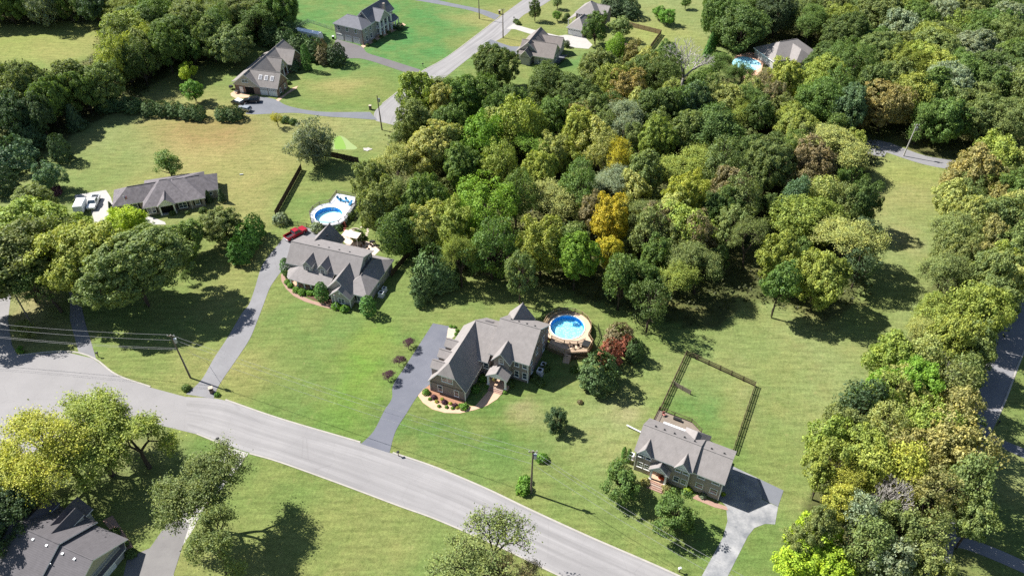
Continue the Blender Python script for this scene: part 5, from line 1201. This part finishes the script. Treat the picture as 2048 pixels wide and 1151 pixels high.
def branch_tree(label, group, x, y, r, Hh, col, v, name='branching_tree', deg=None, bare=False, cat='tree'):
    d = (BARE if bare else BT)[v]; t = put(name, label, cat, group, x, y, deg); sc = (r/d['R'],r/d['R'],Hh/d['H'])
    b = link('branches', d['b'], t); b.scale = sc
    if d['l'] is not None:
        c = link('crown', d['l'], t); c.scale = sc; p = PAL[col]; j = random.uniform(0.9,1.1); c.color = (p[0]*j,p[1]*j,p[2]*j,1)
    return t
def cone_variant(seed, Rr, Hh, n, leaf, shape, mat='needle', base=0.05):
    rng = np.random.default_rng(seed); u = rng.uniform(0,1,n); h = base+(1-base)*(1-np.sqrt(1-u*0.985)) if shape != 'column' else base+(1-base)*u
    prof_ = dict(cone=lambda t:(1-t)**0.85*(0.35+0.65*np.minimum(1,t*12+0.4)), column=lambda t: np.sqrt(np.clip(1-((t-0.42)/0.6)**2,0,1)), egg=lambda t: np.sqrt(np.clip(1-((t-0.40)/0.62)**2,0,1))*(1.0-0.22*t))[shape]
    a = rng.uniform(0,6.283,n); lump = 1+0.13*np.sin(a*5+h*14+seed)+0.10*np.sin(a*9-h*23)+0.08*np.sin(h*40+a*2)
    rr = Rr*prof_(h)*lump*(1-np.abs(rng.normal(0,0.10,n))); P = np.c_[rr*np.cos(a),rr*np.sin(a),h*Hh]
    Nn = unit(np.c_[np.cos(a),np.sin(a),np.full(n,0.55)]+rng.normal(0,0.5,(n,3))); return leaf_mesh('crown', P, Nn, leaf*rng.uniform(0.6,1.3,n), M[mat], rng), Rr, Hh
CONE = [cone_variant(1,2.2,8,5200,0.34,'cone'), cone_variant(2,2.6,7.5,5200,0.36,'cone')]; COLUMN = [cone_variant(3,0.9,4.0,2600,0.20,'column'), cone_variant(4,1.0,4.2,2600,0.20,'column')]; EGG = [cone_variant(5,3.0,6.5,6500,0.36,'egg'), cone_variant(6,3.0,6.0,6500,0.36,'egg'), cone_variant(7,3.2,6.5,6000,0.38,'egg')]
def conifer(label, group, x, y, r, Hh, col, kind, name='cedar_tree', cat='tree'):
    me,Rr,h0 = random.choice(dict(cone=CONE,column=COLUMN,egg=EGG)[kind]); t = put(name, label, cat, group, x, y)
    c = link('crown', me, t, (0,0,0.1)); c.scale = (r/Rr,r/Rr,Hh/h0); p = PAL[col]; j = random.uniform(0.88,1.12); c.color = (p[0]*j,p[1]*j,p[2]*j,1)
    tk = link('trunk', TRUNK, t); tk.scale = (0.05+0.03*r,0.05+0.03*r,Hh*0.9); return t
SHRUB = []
for k in range(4):
    rng = np.random.default_rng(50+k); n = 700; d = unit(rng.normal(size=(n,3))); d[:,2] = np.abs(d[:,2])*1.0-0.25*(d[:,2]<0); P = d*(0.78+0.22*rng.uniform(size=(n,1)))*(1+0.08*np.sin(d[:,:1]*7+k)+0.07*np.sin(d[:,1:2]*9)); P[:,2] = np.maximum(0.02,P[:,2]*0.95+0.28)
    SHRUB.append(leaf_mesh('shrub', P, unit(d+rng.normal(0,0.45,(n,3))), 0.26*rng.uniform(0.6,1.3,n), M['leaf'], rng, 0.75))
def shrub(label, group, x, y, r, col, name='round_shrub', h=1.0, cat='shrub', z=0.0):
    o = link(name, random.choice(SHRUB), None, (x,y,z), random.uniform(0,6)); o.scale = (r,r,r*h); p = PAL[col]; j = random.uniform(0.9,1.1); o.color = (p[0]*j,p[1]*j,p[2]*j,1); return tag(o, label, cat, group)

LAND = [((1135,655),'the round blue pool'),((660,425),'the white pool deck'),((690,285),'the putting green'),((790,240),'the street end'),((1075,120),'the stepped gable house'),((1255,95),'the red roofed shed'),((1495,130),'the hidden pool'),((1575,105),'the hipped house'),
 ((1840,325),'the curving lane'),((1440,720),'the wire mesh yard'),((825,490),'the tall board fence'),((900,130),'the upper street'),((1740,420),'the open grass strip'),((90,75),'the upper meadow'),((530,130),'the skylight house'),((268,150),'the metal goal frame'),((140,230),'the pointed dark conifer'),((620,70),'the camper trailer'),((1990,750),'the shaded lane'),((1540,1000),'the worn driveway'),((1630,1110),'the lime yellow maple'),((1980,1000),'the lawn beyond the lane'),((1435,60),'the evergreen screen row'),((1900,400),'the rust tinged belt end'),((1380,30),'the far lawn')]
LAND = [(at(*p),n) for p,n in LAND]
def wlabel(size, adj, kind, x, y, wood):
    d,n = min((math.hypot(x-p[0],y-p[1]),n) for p,n in LAND)
    return f"{size}{adj} {kind} in {wood} close to {n}" if d < 34 else f"{size}{adj} {kind} deep inside {wood}"
def sized(r, a=3.9, b=5.6): return 'small ' if r < a else ('large ' if r > b else 'medium ')
OCC = []                                         # (x, y, r) of trees already standing
def wood_tree(px, py, rp, col, wood, zc=None, sparse=None):
    zc = zc or 8.6+random.uniform(-1.0,1.4); x,y = at(px,py,zc); r = max(2.2, rp*mpp(py,zc)); OCC.append((x,y,r))
    if col == 'bare': return branch_tree(wlabel(sized(r),'bare grey','twiggy tree',x,y,wood), f'bare trees in {wood}', x, y, r*1.05, zc+r*0.95+2.0, 'g', random.randrange(2), 'bare_tree', bare=True)
    if sparse or (r > 3.4 and col not in ('dg','dk','tl') and random.random() < 0.22): return branch_tree(wlabel(sized(r),WORD[col],'open tree',x,y,wood), f'{WORD[col]} open trees in {wood}', x, y, r, zc/0.66, col, random.randrange(4), 'branching_tree')
    return clumpy_tree(wlabel(sized(r),WORD[col],'rounded tree',x,y,wood), f'{WORD[col]} trees in {wood}', x, y, r*1.08, zc, col, flat=min(1.5,max(1.0,(zc-1.2)/(r*0.95))))
W1 = 'the big wood'; W2 = 'the meadow wood'; W3 = 'the lane belt'; W4 = 'the far wood'
T1 = """990 130 45 dg|880 190 45 ol|838 185 34 yg|925 200 33 g|968 188 28 g|1000 228 34 g|1100 172 42 dg|1150 195 45 dg|1200 140 38 ol|1235 106 20 bg|1265 112 20 tan|1292 140 32 py|1228 165 28 yg|1256 182 34 ob|1312 152 46 dg|1372 130 48 bare|1335 116 26 g|1440 122 28 g|1482 150 30 sp_g|1540 190 24 sp_dg
830 240 36 ol|900 252 34 g|1042 252 42 yg|1110 232 32 g|1062 292 40 bg|962 282 40 bg|1152 236 24 ob|1160 262 34 yg|1192 282 34 py|1222 212 24 dg|1256 242 42 sp_gr|1312 222 42 dg|1382 206 34 tl|1422 192 28 ol|1492 202 34 g|1432 266 52 dg|1482 226 30 yg|1522 226 24 dg
860 302 58 py|782 330 45 py|742 362 32 ol|922 332 40 g|1002 332 40 yg|1082 342 34 yg|1242 312 30 y|1242 362 46 sp_gr|1312 282 38 yg|1376 262 34 ol|1372 332 54 yg|1370 392 38 fl|1442 332 40 ol|1502 302 30 dg|1542 332 48 ol|1622 332 44 br|1682 292 66 py|1592 392 24 tl|1482 402 44 ol|1588 250 46 yg
762 412 40 ol|850 402 44 g|962 420 64 bg|902 452 40 yg|1092 402 62 py|1032 392 38 g|1222 438 36 y|1302 422 46 ol|1362 460 46 yg|1160 382 40 g|1612 442 54 yg|1682 472 62 py|1502 472 34 ol|1562 512 42 yg|820 380 34 sp_ol
802 460 38 dg|982 502 52 g|1082 492 44 yg|1152 512 40 bg|1222 502 26 y|1242 562 34 g|1282 562 38 g|1342 562 46 yg|1402 522 48 ol|1642 560 52 yg|1722 402 34 dg|1562 568 34 g|1302 604 36 dg|1040 545 30 ol|920 510 34 sp_yg|1730 470 26 dk|1720 530 30 dk"""
T4 = """1655 152 44 yg|1640 200 42 g|1692 132 46 g|1772 212 48 ob|1742 172 34 dg|1820 190 40 yg|1850 230 36 g|1555 28 38 dk|1482 52 52 dg|1690 70 42 dg|1625 40 34 g|1740 100 40 g|1800 130 40 yg|1870 110 46 ol|1940 100 46 gr|1990 60 46 g|1900 170 46 gr|1960 200 48 ol|2020 150 46 gr|1440 30 36 g|1500 10 36 g|1760 30 44 ol|1850 30 44 ol|1930 20 44 ol|1890 240 40 g|2020 240 46 ol|1700 210 34 tl"""
T3 = """1950 352 48 ob|1990 318 46 yg|1902 400 34 py|1930 462 50 ol|1992 442 46 ol|2040 400 40 g|1905 550 50 ol|1982 552 46 ol|2030 500 40 ol|1960 622 46 yg|1872 622 44 yg|1900 682 46 yg|1790 720 44 yg|1945 692 36 ol|1830 770 46 bg|1880 750 40 bare|1722 812 40 dk|1870 832 58 fl|1902 905 62 tan|1722 902 46 yg|1682 962 46 fl|1772 992 44 bare|1852 992 52 tan|1930 970 44 ol|1800 1062 44 ol|1640 1055 34 ol|1722 1032 36 gr|1770 860 46 py|1840 660 36 py|1690 1010 34 fl|1660 880 38 yg|1652 930 40 yg|1820 900 46 tan|1950 1040 38 ol|1740 950 40 yg|1850 1060 44 ol|1735 1090 42 ol|1790 1130 46 gr|1860 1135 36 ol|1600 1085 26 ol|1810 950 44 fl|1900 830 40 tan|1760 780 36 bg|1690 850 34 ol|1920 760 34 ol|1850 720 34 py"""
T2 = """62 172 42 ol|142 165 38 ol|202 165 36 ol|95 200 34 g|165 178 32 g|232 118 36 yg|262 62 46 yg|302 40 44 g|342 72 44 g|382 42 44 ol|422 22 40 ol|482 22 40 ol|522 32 36 g|562 15 34 g|242 20 38 yg|12 2 30 g|32 232 36 dk|75 225 30 dk|5 170 36 ol|30 205 40 ol|330 92 32 g|398 66 30 dg|430 60 36 dg|290 98 30 ol|250 128 30 dg|70 -5 30 gr|130 0 34 g|190 5 32 dk"""
def plant(txt, wood, zc=None):
    for e in txt.replace('\n','|').split('|'):
        a,b,c,k = e.split(); sp = k.startswith('sp_'); wood_tree(float(a),float(b),float(c),k[3:] if sp else k,wood,zc and zc+random.uniform(-1,1),sp)
plant(T1,W1); plant(T4,W4); plant(T3,W3); plant(T2,W2)
KEEP = [(*at(1490,160),8),(*at(1530,158),8),(*at(1575,160),7),(*at(1575,118),15),(*at(1575,140),8),(*at(1493,128),9),(*at(1075,110),10),(*at(1070,125),8),(*at(1840,325),10),(*at(1800,300),8),(*at(1880,330),8)]
def fill(poly, wood, pal, n, mind, rr, seed):
    rng = random.Random(seed); G = np.array(site(poly, 9.0)); lo,hi = G.min(0),G.max(0); c = 0
    for _ in range(n*30):
        if c >= n: break
        x = rng.uniform(lo[0],hi[0]); y = rng.uniform(lo[1],hi[1])
        if not inside(np.array([x]),np.array([y]),G)[0]: continue
        r = rng.uniform(*rr)
        if any((x-a)**2+(y-b)**2 < (mind*0.5*(r+q)*1.0)**2 for a,b,q in OCC): continue
        if any((x-a)**2+(y-b)**2 < (q+r*0.6)**2 for a,b,q in KEEP): continue
        OCC.append((x,y,r)); c += 1; col = rng.choice(pal); zc = rng.uniform(6.5,9.0)
        if rng.random() < 0.06: branch_tree(wlabel(sized(r),'bare grey','twiggy tree',x,y,wood), f'bare trees in {wood}', x, y, r, zc+r*0.7, 'g', rng.randrange(2), 'bare_tree', bare=True)
        else: clumpy_tree(wlabel(sized(r),WORD[col],'rounded tree',x,y,wood), f'{WORD[col]} trees in {wood}', x, y, r*1.08, zc, col, flat=min(1.5,max(1.0,(zc-1.2)/(r*0.95))))
P1 = [(750,370),(800,330),(800,280),(840,210),(870,180),(960,160),(1020,190),(1120,170),(1230,150),(1400,140),(1450,130),(1560,180),(1720,220),(1740,300),(1730,400),(1700,520),(1600,560),(1500,540),(1380,570),(1300,580),(1200,550),(1000,510),(880,470),(770,440)]
P4 = [(1450,100),(1430,0),(1480,-15),(2100,-15),(2100,270),(1920,270),(1830,240),(1780,230),(1700,210),(1560,190),(1500,100)]
P2 = [(-40,170),(60,165),(150,170),(205,140),(235,70),(240,-10),(580,-10),(540,30),(470,50),(420,90),(330,100),(280,125),(180,172),(100,200),(-40,235)]
P3 = [(1930,340),(2100,300),(2100,480),(2030,580),(1980,690),(1945,800),(1950,900),(1900,1000),(1800,1080),(1680,1040),(1690,880),(1770,760),(1840,670),(1890,560),(1910,440)]
fill(P1,W1,['yg','ol','g','dg','py','ol','br'],45,0.85,(3.0,4.6),1)
fill(P4,W4,['ol','g','gr','yg','dg','ol'],55,0.9,(5.0,7.2),2)
fill(P2,W2,['ol','g','dg','yg','ol'],30,0.9,(4.0,6.5),3)
fill(P3,W3,['yg','ol','py','ol','tan'],24,0.85,(3.0,4.6),4)
fill([(-60,-30),(230,-30),(215,5),(100,8),(-60,8)],W2,['g','ol','gr','dk'],12,1.0,(4.5,6.5),5)
def under(poly, wood, pal, n, seed):
    rng = random.Random(seed); G = np.array(site(poly, 4.0)); lo,hi = G.min(0),G.max(0); c = 0
    for _ in range(n*40):
        if c >= n: break
        x = rng.uniform(lo[0],hi[0]); y = rng.uniform(lo[1],hi[1]); r = rng.uniform(2.4,3.3)
        if not inside(np.array([x]),np.array([y]),G)[0] or any((x-a)**2+(y-b)**2 < (q*0.78+r*0.35)**2 for a,b,q in OCC) or any((x-a)**2+(y-b)**2 < (q+r*0.6)**2 for a,b,q in KEEP): continue
        OCC.append((x,y,r*0.8)); c += 1; col = rng.choice(pal); clumpy_tree(wlabel('low ',WORD[col],'understory tree',x,y,wood), f'small {WORD[col]} understory trees in {wood}', x, y, r, rng.uniform(3.2,4.6), col, 'understory_tree', flat=1.25)
under(P1,W1,['ol','dg','g','yg'],70,11); under(P3,W3,['ol','yg','g'],26,12); under(P2,W2,['ol','dg','g'],34,13); under(P4,W4,['ol','g','dg'],40,14)
# look-alikes in the woods: say which differently coloured tree stands beside each
_wt = [o for o in bpy.data.objects if o.parent is None and o.get('group','').endswith((W1,W2,W3,W4))]
_by = {}
for o in _wt: _by.setdefault(o['label'],[]).append(o)
_hue = {o.name: o['group'].split(' trees')[0].split(' open')[0].split(' understory')[0].replace('small ','') for o in _wt}
for lab,os_ in _by.items():
    if len(os_) < 2: continue
    for o in os_:
        nb = sorted((p for p in _wt if p is not o and _hue[p.name] != _hue[o.name]), key=lambda p: (p.location-o.location).length)[:2]
        new = f"{lab}, beside a {_hue[nb[0].name]} tree"
        if len(new.split()) <= 16: o['label'] = new
# undergrowth on the wood floors
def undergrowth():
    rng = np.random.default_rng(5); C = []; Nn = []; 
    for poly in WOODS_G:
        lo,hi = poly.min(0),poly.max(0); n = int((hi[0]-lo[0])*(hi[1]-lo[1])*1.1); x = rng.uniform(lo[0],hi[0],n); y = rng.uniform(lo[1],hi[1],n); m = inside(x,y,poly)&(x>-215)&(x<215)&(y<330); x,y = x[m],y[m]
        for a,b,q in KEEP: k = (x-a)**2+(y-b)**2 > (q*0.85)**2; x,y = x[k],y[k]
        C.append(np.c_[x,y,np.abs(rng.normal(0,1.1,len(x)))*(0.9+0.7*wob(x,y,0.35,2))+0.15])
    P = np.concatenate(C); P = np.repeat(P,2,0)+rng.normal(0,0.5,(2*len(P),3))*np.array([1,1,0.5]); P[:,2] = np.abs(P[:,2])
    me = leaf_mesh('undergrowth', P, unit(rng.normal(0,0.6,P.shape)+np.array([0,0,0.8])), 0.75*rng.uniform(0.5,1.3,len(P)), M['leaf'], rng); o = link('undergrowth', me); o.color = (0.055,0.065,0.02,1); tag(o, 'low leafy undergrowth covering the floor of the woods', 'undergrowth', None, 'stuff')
undergrowth()

# ------------------------------------------------------------------ single trees on the lawns
def lawn(px, py, rp, col, label, name='broadleaf_tree', k=None, low=1.2, flat=1.0, group=None):
    r = rp*mpp(py,4); zc = r*0.86*flat+low; x,y = at(px,py,zc); OCC.append((x,y,r)); return clumpy_tree(label, group, x, y, r, zc, col, name, k, flat)
def opened(px, py, rp, Hh, col, v, label, deg=None, group=None):
    d = BT[v]; zc = d['zc']*Hh/d['H']; x,y = at(px,py,zc); r = rp*mpp(py,zc); return branch_tree(label, group, x, y, r, Hh, col, v, deg=deg)
def cedar(px, py, rp, Hh, col, kind, label, group=None, name='cedar_tree'):
    x,y = at(px,py,Hh*0.45); return conifer(label, group, x, y, rp*mpp(py,Hh*0.45), Hh, col, kind, name)
def bush(px, py, rp, col, label, group=None, name='round_shrub', h=1.0):
    r = rp*mpp(py,0.5); x,y = at(px,py,r*0.5); return shrub(label, group, x, y, r, col, name, h)
lawn(372,143,19,'by','small light green tree on the lawn, farther from the cedar hedge',k=0); lawn(386,180,22,'sh','small light green tree on the lawn beside the cedar hedge',k=1)
lawn(460,88,38,'sg','large sage green round tree behind the skylight house',k=1,low=2)
cedar(492,62,16,9,'arb','egg','bright teardrop shaped tree behind the sage green tree')
for px,py,rp,c in ((540,68,24,'ced'),(570,78,22,'ced'),(600,90,24,'ced'),(628,98,22,'ced'),(575,60,18,'ced')): cedar(px,py,rp,8,c,'egg','deep green cedar in the row behind the skylight house','cedars behind the skylight house')
for px,py,rp,c in ((648,108,18,'br'),(640,95,14,'br')): cedar(px,py,rp,7,c,'egg','browning cedar at the end of the cedar row','browning cedars')
cedar(672,108,20,8,'dk','egg','dark cedar at the end of the cedar row beside the driveway')
cedar(612,118,9,9,'arb','column','tall narrow dark evergreen at the gable of the skylight house'); cedar(585,130,14,4,'tl','egg','blue-green rounded tree at the porch of the skylight house')
for px,py,rp in ((212,208,22),(240,205,22),(265,210,20),(300,216,18),(326,217,16),(350,218,18),(375,222,18),(395,225,16)): cedar(px,py,rp,4.6,'ced','egg','bushy cedar in the long hedge row across the lawn','cedar hedge row')
for px,py,rp in ((446,226,17),(468,226,18)): cedar(px,py,rp,4.4,'ced','egg','bushy cedar standing beside the silver car','cedars by the silver car')
cedar(146,233,20,9,'dk','cone','dark pointed conifer near the edge of the upper wood'); 
cedar(118,296,20,9,'dk','egg','dark oval tree with bare trunk on the field edge'); lawn(97,352,30,'tl','glossy dark magnolia above the white trailer',k=3); cedar(22,306,46,9,'tl','egg','broad blue-green cedar at the end of the field'); cedar(60,270,28,8,'dk','egg','dark cedar between the broad cedar and the wood')
cedar(0,360,30,8,'dk','egg','dark cedar beyond the broad blue-green cedar')
lawn(336,330,26,'g','loose dark green tree behind the ranch house',k=2,low=1.5)
lawn(252,445,36,'by','bright lime tree in front of the ranch house',k=2,low=1.5); lawn(366,478,45,'g','full dark green tree in front of the ranch house porch',k=3,low=1.0); lawn(443,447,38,'ol','olive tree at the corner of the ranch house',k=1,low=1.0)
for px,py,rp in ((478,500,24),(492,474,26),(508,452,20)): cedar(px,py,rp,7,'arb','egg','dense emerald evergreen beside the slab driveway','evergreens by the slab driveway')
lawn(72,466,88,'yg','huge yellow-green shade tree spreading over the cargo trailer',k=3,low=3.0,flat=0.8); lawn(165,510,84,'yg','yellow-green shade tree over the ranch house driveway',k=1,low=5.0,flat=0.9); lawn(30,520,90,'ol','olive shade tree beyond the paved junction',k=2,low=4.0,flat=0.9); lawn(262,528,88,'ol','wide olive tree shading the lawn by the slab driveway',k=3,low=4.6,flat=0.85); lawn(212,500,44,'yg','yellow-green tree between the ranch house and the wide olive tree',k=0,low=3.0); lawn(66,400,38,'ol','olive rounded tree behind the huge shade tree',k=1,low=3); opened(90,560,60,14,'g',1,'open crowned tree with leaning trunk at the junction')
lawn(-70,560,80,'g','tall tree beyond the paved junction',k=1,low=4.0)
lawn(50,660,20,'ol','small olive tree beside the grey utility pole',k=2,low=0.6)
opened(372,548,10,3.5,'g',2,'young sapling on the lawn by the wide olive tree')
# willow
lawn(620,285,42,'gr','grey-green weeping willow beside the putting green','willow_tree',k=4,low=1.5,flat=1.15); lawn(632,300,30,'gr','smaller grey-green willow beside the weeping willow','willow_tree',k=2,low=1.0)
lawn(553,236,12,'y','thin golden sapling by the blue-grey driveway',k=4,low=1.5); bush(570,239,10,'ced','dark bush beside the golden sapling','bushes by the golden sapling'); bush(586,243,9,'ced','dark bush beside the golden sapling','bushes by the golden sapling')
bush(560,438,17,'gr','grey bush at the foot of the tall board fence'); bush(634,455,14,'gr','grey bush between the red pickup and the pool'); bush(676,454,9,'tl','blue-green bush at the pool deck steps'); bush(700,432,10,'dg','dark bush below the white pool deck'); 
for px,py,Hh,rp in ((572,535,4.6,11),(643,585,5.0,13),(736,613,5.0,15)): cedar(px,py,rp,Hh,'arb','column','emerald columnar evergreen at the dormered house','columnar evergreens at the dormered house','evergreen_shrub')
for px,py,rp in ((575,563,7),(581,570,7),(592,579,8),(604,583,9),(620,584,8),(629,584,8),(671,611,10),(690,616,10)): bush(px,py,rp,'sh','light green ball shrub along the dormered house front','ball shrubs at the dormered house')
bush(715,470,14,'g','leafy green planting inside the curved stone edge')
cedar(868,535,42,11,'ced','egg','large deep green pine beside the board fence'); cedar(845,570,26,7,'ced','egg','medium pine in front of the large pine'); cedar(895,550,24,8,'ced','egg','medium pine behind the large pine'); cedar(840,602,12,3.2,'ced','egg','small round pine on the lawn near the large pine')
for px,py in ((817,692),(797,726),(776,757)):
    x,y = at(px,py,0.9); branch_tree('small bare purple twigged bush by the dark driveway','purple twigged bushes',x,y,1.3,2.6,'pur',2,'twiggy_bush',cat='shrub')
for px,py,rp,c in ((852,783,8,'sh'),(928,812,9,'sh'),(965,756,9,'sh'),(951,777,10,'sh')): bush(px,py,rp,c,'light green ball shrub at the brown brick house','ball shrubs at the brown brick house')
for px,py in ((868,793),(889,803),(910,810)): bush(px,py,6,'pur','dark purple ball shrub in the red mulch bed','purple ball shrubs')
for k,(px,py) in enumerate(((860,797),(873,802),(878,811),(884,797),(893,813),(901,806),(905,815),(914,814),(920,809))): bush(px,py,4,'fl' if k%2 else 'sh','small yellow flowering plant in the red mulch bed','flowering plants in the red mulch bed','flowering_plant')
for px,py in ((975,772),(1010,783)): bush(px,py,5,'sh','small box bush beside the brick porch steps','box bushes at the porch steps')
for px,py in ((1070,755),(1082,765),(1020,765),(1090,735)): bush(px,py,10,'dg','dark shaded bush along the brown brick house wall','shaded bushes at the brown brick house')
for px,py in ((902,652),(909,653),(914,660),(912,667)): bush(px,py,4,'sh','tiny shrub around the pebble bed','tiny shrubs at the pebble bed')
lawn(1112,840,24,'dk','dark glossy magnolia alone on the front lawn','magnolia_tree',k=3,low=0.3,flat=1.25); bush(1160,803,6,'br','small brown bush on the lawn near the magnolia')
cedar(1200,742,40,9,'ced','egg','large rounded pine below the round blue pool'); cedar(1222,705,24,7,'red','egg','russet juniper beside the large rounded pine'); cedar(1240,672,30,6,'br','egg','grey brown juniper near the pool railing'); bush(1250,668,14,'bg','green sprig growing through the brown juniper'); bush(1215,690,11,'g','green shoot in front of the brown juniper'); cedar(1252,690,14,5.5,'red','egg','russet dying juniper near the grey brown one'); cedar(1270,700,18,6,'ced','egg','deep green juniper behind the dying junipers'); bush(1148,738,9,'g','loose shrub below the tan pool deck')
lawn(1246,965,38,'g','leafy tree in front of the three gabled house porch',k=0,low=0.8); lawn(1350,1028,46,'g','larger leafy tree on the lawn by the worn driveway',k=3,low=0.8)
for px,py in ((1248,908),(1258,912)): cedar(px,py,5,3.6,'arb','column','slim emerald evergreen at the corner of the three gabled house','slim evergreens','evergreen_shrub')
bush(1292,962,10,'tan','tan flowering bush beside the porch steps','tan bushes at the porch'); bush(1333,975,11,'tan','tan flowering bush beside the porch steps','tan bushes at the porch'); bush(1376,979,9,'by','lime ball shrub against the three gabled house'); bush(1407,990,8,'gr','grey shrub near the corner of the three gabled house'); bush(1447,987,5,'by','small yellow bush at the garage corner')
bush(1084,915,12,'sh','round clipped bush on the lawn apart from the pole'); bush(1047,975,16,'sh','large clipped bush at the foot of the utility pole','clipped bushes at the pole',h=1.1); bush(1049,960,13,'sh','smaller clipped bush at the foot of the utility pole')
# trees of the near side
def based(bx, by, Hh, rp, col, v, label, deg): 
    x,y = at(bx,by); d = BT[v]; zc = d['zc']*Hh/d['H']; r = rp*mpp(by-120,zc); return branch_tree(label, None, x, y, r, Hh, col, v, deg=deg)
based(153,949,17,96,'fl',1,'tall yellowing tree leaning over the paved junction',20); based(225,950,15,92,'yg',0,'yellow-green tree beside the tall yellowing tree',200); based(300,935,14,70,'yg',3,'olive yellow tree over the street edge',90); based(420,1060,16,84,'ol',0,'branching olive tree shading the concrete drive',140); based(455,1150,14,60,'ol',3,'branching olive tree at the bottom of the concrete drive',40)
based(990,1170,15,92,'ol',2,'sparse olive tree overhanging the street',60); based(1025,1195,10,56,'br',2,'thin browning tree beside the sparse street tree',160)
lawn(30,985,50,'dk','dark dense tree beside the shadowed house',k=3,low=3); lawn(-20,1040,60,'dk','dark dense tree behind the shadowed house',k=0,low=3); lawn(-40,950,50,'g','mid green tree at the end of the lawn by the shadowed house',k=1,low=3)
for px,py in ((228,1065),(245,1085),(262,1105)): bush(px,py,12,'dg','dark hedge bush along the shadowed house','hedge bushes at the shadowed house')
lawn(1632,1105,70,'by','dense lime yellow maple beside the worn driveway','maple_tree',k=3,low=0.8); lawn(1580,1130,36,'by','smaller lime yellow maple beside the dense one','maple_tree',k=1,low=0.6)
# upper gardens
lawn(1070,18,12,'dg','dark oval tree on the upper lawn beside the street',k=3,low=1.5,flat=1.6); lawn(1115,30,9,'sh','small light tree on the upper lawn',k=0,low=1.0); lawn(1115,5,10,'sg','small sage tree at the top of the upper lawn',k=2,low=1.0)
lawn(1192,55,23,'g','tall dark tree beside the hip roofed house garage',k=3,low=1.5,flat=1.35); lawn(1240,55,22,'sg','sage tree in the fenced yard of the hip roofed house',k=1,low=1.2); lawn(1222,92,12,'bg','small bright tree in front of the red roofed shed',k=0,low=0.5)
for px,py,rp in ((1235,12,22),(1262,18,20),(1250,5,18),(1215,8,14)): cedar(px,py,rp,7,'dk','egg','dark evergreen behind the hip roofed house','dark evergreens behind the hip roofed house')
lawn(1318,25,14,'sh','light green tree on the far lawn, smaller of two',k=1,low=0.8); lawn(1336,32,16,'sh','light green tree on the far lawn, larger of two',k=0,low=0.8); lawn(1372,5,10,'g','small tree at the end of the far lawn',k=1,low=1)
for k in range(7): cedar(1418+5.5*k,96-13*k,11,7.5,'arb','cone','pointed emerald evergreen in the slanting screen row','evergreen screen row','evergreen_tree')
for px,py,c in ((1032,42,'dg'),(1036,46,'dg'),(1130,38,'dg'),(1134,31,'dg')): bush(px,py,6,c,'small dark bush at the pale concrete driveway','small bushes at the concrete driveway')
for px,py in ((1109,84),(1134,88)): cedar(px,py,6,2.6,'dg','egg','dark clipped evergreen flanking the yellow flowers','clipped evergreens by the yellow flowers','evergreen_shrub')
for px,py in ((1115,90),(1121,92),(1127,90)): bush(px,py,5,'fl','yellow flowering bush between the clipped evergreens','yellow flowering bushes')
for k in range(5): bush(735+14*k,90-8.5*k,4.5,'dg','small dark bush along the front of the columned house','bushes at the columned house')
cedar(800,53,8,2.5,'dk','egg','dark bush at the porch end of the columned house')
for k in range(4): bush(558+6*k,186-7*k,6,'dg','dark bush along the garage wall of the skylight house','bushes at the skylight house garage')
for px,py in ((36,700),(43,703),(40,694)): bush(px,py,5,'sh','small garden plant on the lawn corner by the junction','garden plants at the junction corner')
bush(434,788,6,'sh','green planting beside the red brick mailbox'); bush(372,775,9,'g','leafy bush at the mouth of the slab driveway')
for px,py,rp in ((265,430,5),(283,432,6),(345,425,7),(405,420,8),(375,425,5)): bush(px,py,rp,'dg','dark bush along the ranch house front','bushes at the ranch house front')
for px,py,rp,Hh in ((416,392,7,4),(442,390,8,4.5),(222,415,7,4)): cedar(px,py,rp,Hh,'dk','cone','dark pointed evergreen at the wall of the ranch house','pointed evergreens at the ranch house','evergreen_shrub')
o = shrub('red flowering bush behind the cargo trailer',None,*at(105,378,1.5),2.2,'pur','flowering_bush')
shrub('leafy plant in the porch flower pot',None,PORCH_POT.location.x,PORCH_POT.location.y,0.42,'tan','pot_plant',z=1.0,cat='plant')
